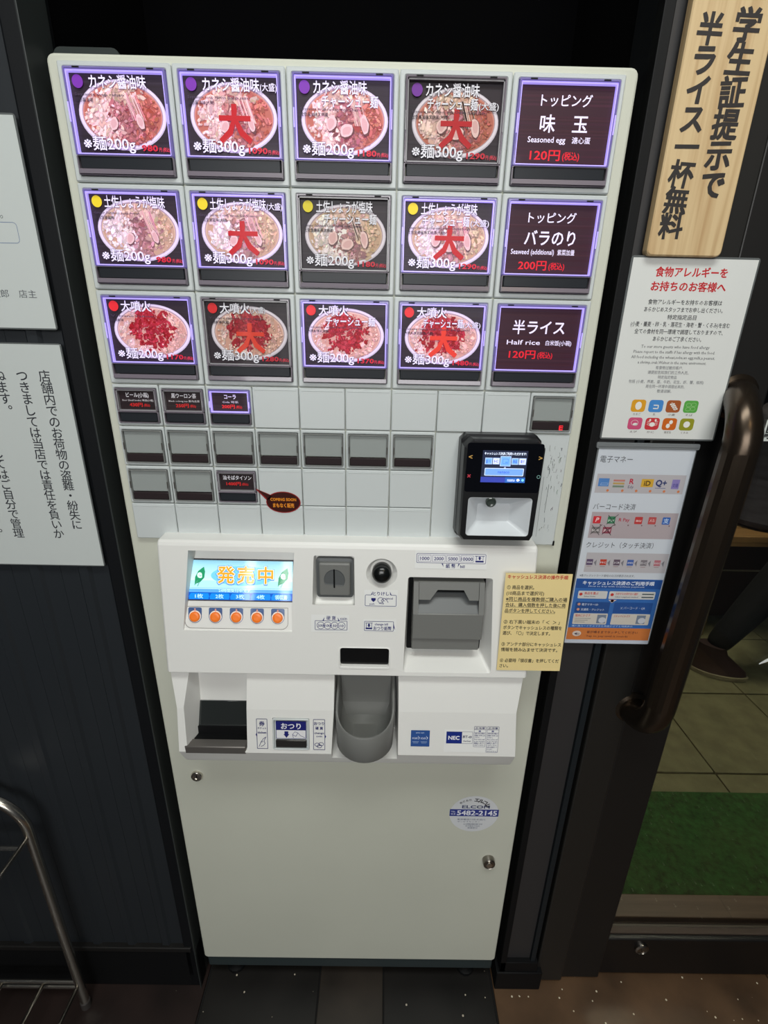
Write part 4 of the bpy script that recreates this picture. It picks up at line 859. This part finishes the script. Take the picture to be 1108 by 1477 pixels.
for i, x in enumerate(X_):
    z = .1960; c = [(206, 54, 62), (70, 130, 96), None, (190, 66, 66), (188, 84, 84), (60, 104, 180)][i]
    if c: P.rect(x-.001, z-.0045, x+.0095, z+.006, c, .001); P.lay()
    if i == 0: P.text('P', x+.0042, z-.002, .0085, (236, 200, 200), al='c', off=.04, shear=.2)
    if i == 1: P.text('PAY', x+.0042, z-.002, .0048, (210, 230, 214), al='c', w=.008, off=.02)
    if i == 2: P.text('R Pay', x-.004, z-.001, .0068, (182, 60, 80), w=.0145, off=.02)
    if i == 3: P.text('au', x+.0042, z-.001, .0055, (232, 200, 196), al='c', w=.007, off=.02)
    if i == 4: P.text('メル', x+.0042, z-.001, .0055, (232, 200, 196), al='c', w=.007, off=.02)
    if i == 5: P.text('支', x+.0042, z-.002, .0075, (190, 210, 236), al='c', off=.03)
    if c: P.lay(-1)
    P.ell(x+.010, z-.0065, .0010, .0010, (120, 90, 90), 8)
for x, c in ((.009, (130, 124, 124)), (.0245, (150, 76, 92))): P.rect(x, .1770, x+.012, .1865, c); P.lay(); P.text('BANK' if x < .01 else 'JPAY', x+.006, .1800, .0045, (220, 214, 214), al='c', w=.010, off=.02, res=1); P.lay(-1)
P.lay(2)
for x, z in ((.0345, .1965), (.0150, .1815), (.0310, .1815)): P.line([(x-.006, z+.0075), (x+.006, z-.007)], .0007, (34, 30, 34)); P.line([(x-.0065, z-.0060), (x+.0075, z+.0085)], .0007, (34, 30, 34))
P.lay(-2)
for i in range(6):
    x = .0105+i*.0190; z = .1320; c = [(96, 80, 110), (190, 70, 56), (104, 88, 104), (70, 100, 170), (130, 124, 130), (180, 110, 120)][i]
    P.rect(x, z-.003, x+.0090, z+.006, c); P.lay(); P.text(('VISA', 'MC', 'JCB', 'AMEX', 'DC', 'DISC')[i], x+.0045, z, .0035, (216, 214, 218), al='c', w=.0078, off=.02, res=1); P.lay(-1)
    P.poly([(x+.0105, z+.001), (x+.0140, z+.0055), (x+.0140, z-.0045)], (130, 128, 134)); P.rect(x+.001, z-.0055, x+.008, z-.0048, (150, 120, 120))
P.text('※各クレジットカード会社のロゴが表示されます。', .0045, .1110, .0040, (110, 114, 122), w=.078, res=1)
BL = (58, 108, 178); P.rect(.0010, .0265, .1240, .1075, BL); P.rect(.0010, .0060, .1240, .0265, (204, 122, 66)); P.lay(); P.rect(.0010, .0925, .1240, .1065, (44, 84, 152)); P.lay()
P.text('キャッシュレス決済のご利用手順', .0110, .0985, .0068, (226, 232, 244), w=.1020, off=.03); P.text('How to buy with touchless payment', .0200, .0945, .0034, (200, 212, 236), w=.080, res=1)
for x0_, x1_, z0_, z1_, c in ((.0070, .0490, .0755, .0880, (206, 206, 204)), (.0515, .1180, .0755, .0880, (206, 206, 204)), (.0060, .0560, .0520, .0700, (44, 80, 140)), (.0620, .1180, .0520, .0700, (44, 84, 150)), (.0060, .0560, .0325, .0510, (206, 200, 190)), (.0620, .1180, .0325, .0510, (206, 200, 190))): P.rect(x0_, z0_, x1_, z1_, c, .0015)
P.lay(); P.text('商品を選ぶ', .0160, .0825, .0045, (200, 70, 60), w=.020, off=.02); P.text('Select Items', .0160, .0780, .0034, (70, 74, 90), res=1); P.text('お好きな決済方法の選択', .0610, .0825, .0042, (200, 70, 60), w=.032, off=.01, res=1); P.text('Select a payment method', .0610, .0780, .0034, (70, 74, 90), w=.033, res=1)
for x, z in ((.0110, .0825), (.0560, .0825)): P.ell(x, z, .0024, .0024, (196, 60, 54), 14)
for x, z in ((.0110, .0660), (.0110, .0575)): P.ell(x, z, .0022, .0022, (206, 150, 130), 12)
P.text('電子マネー/iD', .0150, .0642, .0042, (206, 214, 230), w=.024, res=1); P.text('交通系・クレジット', .0150, .0558, .0042, (206, 214, 230), w=.034, res=1); P.text('✕ バーコード・QR', .0720, .0590, .0050, (196, 206, 226), w=.036, res=1)
P.text('端末にかざす', .0085, .0455, .0048, (200, 70, 60), w=.022, off=.01, res=1); P.text('スキャナにかざす', .0650, .0455, .0042, (180, 70, 60), w=.024, off=.01, res=1)
for k in range(3): P.rect(.0085, .0420-.003*k, .0320-.004*k, .0426-.003*k, (100, 104, 110))
for x in (.0410, .0990): P.rect(x, .0345, x+.0130, .0490, (120, 132, 150)); P.lay(); P.ell(x+.008, .0400, .0055, .0050, (196, 200, 208), 12); P.lay(-1)
P.rect(.0990, .0780, .1160, .0800, (84, 96, 100)); P.rect(.0990, .0830, .1160, .0850, (84, 96, 100)); P.poly([(.0520, .0740), (.0640, .0740), (.0580, .0690)], (222, 200, 190)); P.ell(.0580, .0725, .0024, .0024, (200, 70, 60), 12)
P.text('購入後カードやスマホを再度かざすと残高表示', .0060, .0285, .0034, (180, 200, 230), w=.090, res=1)
P.ell(.0155, .0165, .0065, .0048, (216, 200, 190), 18); P.lay(); P.text('◀))', .0155, .0145, .0045, (60, 60, 80), al='c', w=.008, off=.02, res=1); P.text('音が鳴るまでタッチしてください', .0300, .0175, .0050, (110, 70, 60), w=.076, off=.01, res=1); P.text('Tap to pay until it sounds', .0300, .0110, .0046, (110, 70, 60), w=.062, res=1)
P.rect(.0010, .0, .1240, .0060, (196, 202, 214))
t = sheet('payment_methods_notice', 'tall white and blue cashless payment notice in clear sleeve beside machine', 'notice', P, SWW, SHH, (.6245, -.0045, .7850), .0016, mat('sleeve_film', (112, 116, 118), .12, coat=.5))
bm = bmesh.new(); slab(bm, -.0040, SHH-.0005, .1285, SHH+.0075, -.0016, .0012, .002, .0004); slab(bm, -.0020, SHH+.0028, .1265, SHH+.0036, -.0022, -.0014, .0003, .0002); sub('sleeve_edge', bm, mat('sleeve_edge_clear', (120, 124, 126), .12, coat=.5), t)
# wooden sign
ws = thing('wooden_sign', 'pale wooden board with bold black brush lettering beside the machine', 'sign', (.6352, -.0010, 1.2985))
wm = mat('pale_pine', (205, 178, 132), .5); nt = wm.node_tree; b = nt.nodes['Principled BSDF']
tc = nt.nodes.new('ShaderNodeTexCoord'); mp = nt.nodes.new('ShaderNodeMapping'); mp.inputs['Scale'].default_value = (1, 1, .035)
n1 = nt.nodes.new('ShaderNodeTexNoise'); n1.inputs['Scale'].default_value = 130; n1.inputs['Detail'].default_value = 5; n1.inputs['Distortion'].default_value = .3
nt.links.new(tc.outputs['Object'], mp.inputs[0]); nt.links.new(mp.outputs[0], n1.inputs['Vector'])
cr_ = nt.nodes.new('ShaderNodeValToRGB'); cr_.color_ramp.elements[0].position = .32; cr_.color_ramp.elements[0].color = (*lin((186, 152, 108)), 1); cr_.color_ramp.elements[1].position = .6; cr_.color_ramp.elements[1].color = (*lin((212, 186, 142)), 1)
nt.links.new(n1.outputs['Fac'], cr_.inputs[0]); nt.links.new(cr_.outputs[0], b.inputs['Base Color'])
bm = bmesh.new(); bw = .0830; slab(bm, 0, 0, bw, .60, -.0110, .0, .006, .0012, n=5); sub('board', bm, wm, ws); ws.rotation_euler = (0, math.radians(-.0), 0)
P = Print(.00006); OF = ((0, 0, .040),); random.seed(3)
zz = 1.2985
P.vtext('半ライス一杯無料', .0210, 1.4940-zz, .0238, .0262, (40, 35, 34), OF, .05)
P.vtext('学生証提示で', .0560, 1.4975-zz, .0262, .0276, (40, 35, 34), OF, .05)
sub('brush_lettering', P.build('brush_lettering', mat('ink_print', (40, 36, 34), .6, attr=True)), None, ws, off=(0, -.0113, 0))
# left notices
MIN = ((0, 0, .010),)
P = Print(.00008); NW, NH = .2050, .2900; P.rect(0, 0, NW, NH, (200, 206, 204)); P.lay()
for i, t in enumerate(('店舗内でのお荷物の盗難・紛失に', 'つきましては当店では責任を負いか', 'ねます。', '貴重品につきましてはご自分で管理', 'して頂くようお願い申し上げます。')):
    P.vtext(t, NW-.0255-.0272*i, NH-.0360, .0138, .0150, (50, 52, 58), MIN)
sheet('baggage_notice', 'white laminated notice with vertical black writing, lower of two left of machine', 'notice', P, NW, NH, (-.0385-NW, -.0085, .9010), .0015)
P = Print(.00008); NW, NH = .2900, .2040; P.rect(0, 0, NW, NH, (202, 208, 206)); P.lay()
P.text('お願い申し上げます。', NW-.0330, .1120, .0105, (90, 92, 98), al='r', off=.0); P.frame(.02, .0875, NW-.0200, .1080, .0005, (92, 116, 160), .004)
P.text('麺屋 魚郎　店主', NW-.0145, .0330, .0092, (80, 84, 90), al='r', w=.075)
sheet('owner_notice', 'white laminated notice with blue outlined box, upper of two left of machine', 'notice', P, NW, NH, (-.0385-NW, -.0085, 1.2090), .0018)

# ------------------------------------------------------------------ chrome umbrella stand
us = thing('umbrella_stand', 'chrome tube umbrella stand on the floor left of the machine', 'umbrella stand', (-.40, -.17, -.085))
for y in (-.039, -.30):
    bm = bmesh.new(); xr, xl, Rr = -.236, -.56, .075; zt = .495
    pts = [(xr, y, -.078)] + [(xr, y, z) for z in (.1, .25)] + arc((xr-Rr, y, zt-Rr), Rr, 0, 90, 10, ((1, 0, 0), (0, 0, 1))) + arc((xl+Rr, y, zt-Rr), Rr, 90, 180, 10, ((1, 0, 0), (0, 0, 1))) + [(xl, y, .1), (xl, y, -.078)]
    tube(bm, pts, .0078, 12); mk('hoop', bm, M_chrome, us, smooth=60)
    for x in (xr, xl): bm = bmesh.new(); lathe(bm, [(.0095, -.085), (.0095, -.068), (.008, -.066)], (x, y, 0), 12, 'Z'); mk('foot_cap', bm, mat('foot_rubber', (60, 56, 54), .6), us)
for z, xs in ((.408, (-.236, -.344, -.452, -.56)), (-.01, (-.236, -.306, -.387, -.47, -.56))):
    for x in xs: bm = bmesh.new(); tube(bm, [(x, -.039, z), (x, -.30, z)], .0036, 8); mk('cross_bar', bm, M_chrome, us)
for y, z in ((-.060, .405), (-.17, .405), (-.28, .405), (-.039, -.006), (-.039, -.022)): bm = bmesh.new(); tube(bm, [(-.236, y, z), (-.56, y, z)], .0036, 8); mk('cross_bar', bm, M_chrome, us)

# ------------------------------------------------------------------ bench and person outside
be = thing('wooden_bench', 'light wooden bench outside behind the glass door', 'bench', (2.5, 1.5, -.085))
bwm = mat('bench_wood', (150, 112, 68), .5, noise=(12, .2, (.15, 3, 3)))
for i in range(4):
    y0 = 1.30+i*.11; bm = bmesh.new(); box(bm, 1.80, 3.3, y0, y0+.104, 0.402, .432, .004); mk('seat_slat', bm, bwm, be)
bm = bmesh.new(); box(bm, 1.82, 3.28, 1.302, 1.322, .382, .402, .003); mk('apron', bm, bwm, be)
for x in (1.86, 3.2):
    for y in (1.34, 1.68): bm = bmesh.new(); box(bm, x-.03, x+.03, y-.03, y+.03, -.085, .402, .004); mk('leg', bm, bwm, be)
bm = bmesh.new(); box(bm, 1.86, 3.2, 1.300, 1.306, .262, .270, .002); mk('stretcher', bm, M_nickel, be)
bm = bmesh.new(); box(bm, 1.87, 3.19, 1.40, 1.42, -.03, .40, .002); mk('back_board', bm, mat('shaded_red_board', (44, 22, 20), .6), be)  # shadow under the seat is put into this board's dark red

def skin(name, J, E, m, parent, sub_=2):
    me = bpy.data.meshes.new(name); me.from_pydata([j[:3] for j in J], E, [])
    o = bpy.data.objects.new(name, me); COL.objects.link(o); sm = o.modifiers.new('s', 'SKIN'); sm.use_smooth_shade = True
    for i, j in enumerate(J): me.skin_vertices[0].data[i].radius = (j[3], j[4] if len(j) > 4 else j[3])
    me.skin_vertices[0].data[0].use_root = True
    ss = o.modifiers.new('u', 'SUBSURF'); ss.levels = ss.render_levels = sub_
    dg = bpy.context.evaluated_depsgraph_get(); me2 = bpy.data.meshes.new_from_object(o.evaluated_get(dg)); bpy.data.objects.remove(o)
    me2.materials.clear(); me2.materials.append(m); me2.shade_smooth()
    return link(name, me2, parent)
PUP = .035
pp = thing('person', 'person in dark jacket and trousers sitting on bench outside the glass door', 'person', (2.15, 1.45, -.085+0))
SK = mat('skin', (196, 150, 124), .55); JK = mat('dark_jacket', (58, 54, 60), .8, noise=(9, .35, (1, 1, 5)), bump=(25, .8)); TR = mat('dark_trousers', (20, 17, 16), .9)
J = [(2.16, 1.48, .56, .15, .12), (2.16, 1.50, .68, .14, .11), (2.17, 1.50, .86, .165, .12), (2.18, 1.49, .97, .10, .09), (2.19, 1.47, 1.06, .055, .055), (2.21, 1.44, 1.20, .078, .092), (2.21, 1.45, 1.28, .068, .08),
     (2.22, 1.32, .48, .085), (1.99, 1.06, .44, .078), (1.86, 1.06, .23, .066), (1.745, 1.06, .02, .045),
     (2.34, 1.52, .48, .085), (2.62, 1.30, .45, .066), (2.66, 1.28, .2, .05), (2.68, 1.30, .0, .038),
     (2.13, 1.33, .94, .062), (2.12, 1.20, .70, .048), (2.30, 1.16, .56, .034), (2.38, 1.15, .53, .026),
     (2.26, 1.66, .93, .062), (2.42, 1.66, .68, .048), (2.52, 1.48, .55, .034), (2.54, 1.42, .54, .026)]
E_ = [(0, 1), (1, 2), (2, 3), (3, 4), (4, 5), (5, 6), (0, 7), (7, 8), (8, 9), (9, 10), (0, 11), (11, 12), (12, 13), (13, 14), (2, 15), (15, 16), (16, 17), (17, 18), (2, 19), (19, 20), (20, 21), (21, 22)]
J = [(j[0], j[1], j[2]+(.035 if j[2] > .43 else 0), *j[3:]) for j in J]
bo = skin('body', J, E_, SK, pp)
bo.data.materials.append(JK); bo.data.materials.append(TR)
for f in bo.data.polygons:
    c = f.center
    if c.z > 1.03: f.material_index = 0
    elif (c.z > .56 or (c.y > 1.38 and c.z > .50)): f.material_index = 1
    elif (Vector((2.38, 1.15, .53))-c).length < .07 or (Vector((2.54, 1.42, .54))-c).length < .07: f.material_index = 0
    else: f.material_index = 2
bm = bmesh.new()
loft(bm, [[(2.16+rx*math.cos(a), 1.49+ry*math.sin(a), z) for a in [2*PI*i/24 for i in range(24)]] for rx, ry, z in ((.165, .15, .438), (.185, .165, .450), (.19, .165, .47), (.172, .15, .56), (.165, .14, .66), (.17, .142, .76), (.185, .15, .86), (.16, .13, .94), (.09, .085, 1.0))], True, False)
for v in bm.verts: v.co += Vector((math.sin(v.co.z*60+v.co.x*9), math.cos(v.co.z*48), 0))*.006
mk('jacket', bm, JK, pp, smooth=80)
skin('jacket_sleeve', [(2.13, 1.34, .94, .075), (2.11, 1.22, .80, .068), (2.10, 1.17, .68, .062), (2.20, 1.16, .60, .050), (2.32, 1.155, .545, .044)], [(0, 1), (1, 2), (2, 3), (3, 4)], JK, pp)
skin('hair', [(2.19, 1.47, 1.24, .088), (2.20, 1.47, 1.30, .09), (2.17, 1.49, 1.17, .06)], [(0, 1), (0, 2)], mat('hair_black', (20, 18, 18), .6), pp)
for hx_, hy_, hz_, d in ((2.38, 1.15, .53, 1), (2.54, 1.42, .54, -1)):
    pts = [(hx_, hy_, hz_, .022, .014), (hx_+.05, hy_, hz_-.01, .028, .013)]; ed = [(0, 1)]
    for k in range(4):
        o_ = (k-1.5)*.017; b0 = len(pts); L = (.062, .072, .068, .054)[k]
        pts += [(hx_+.07, hy_+o_, hz_-.012, .0085), (hx_+.07+L*.5, hy_+o_*1.1, hz_-.020, .008), (hx_+.07+L*.85, hy_+o_*1.1, hz_-.038, .007)]; ed += [(1, b0), (b0, b0+1), (b0+1, b0+2)]
    b0 = len(pts); pts += [(hx_+.03, hy_-d*.035, hz_-.01, .010), (hx_+.06, hy_-d*.048, hz_-.022, .008)]; ed += [(0, b0), (b0, b0+1)]
    skin('hand', pts, ed, SK, pp, 1)
for fx, fy_, dx, dy in ((1.755, 1.045, .115, -.055), (2.68, 1.29, .12, -.05)):
    d = Vector((dx, dy, 0)).normalized(); s = Vector((-d.y, d.x, 0)); bm = bmesh.new(); L = []
    for hgt, w0, inset in ((-.085, .045, .0), (-.066, .049, -.003), (-.064, .044, .004), (-.045, .040, .012), (-.02, .034, .045), (.01, .038, .085), (.05, .036, .10)):
        ring_ = []
        for i in range(22):
            a = 2*PI*i/22; u = math.cos(a); v = math.sin(a)
            fwd = .125-inset*1.0 if u > 0 else .085-inset*.15
            p_ = Vector((fx, fy_, hgt)) + d*(u*fwd) + s*(v*w0*(1-.22*max(u, 0)**2)); ring_.append(p_)
        L.append(ring_)
    loft(bm, L[:3], True, False, 0); loft(bm, L[2:], False, True, 1)
    mk('shoe', bm, [mat('shoe_sole', (140, 130, 100), .7), mat('shoe_brown', (48, 26, 22), .7)], pp, smooth=50)
skin('face_features', [(2.262, 1.372, 1.165, .014), (2.270, 1.362, 1.150, .016)], [(0, 1)], SK, pp, 1)
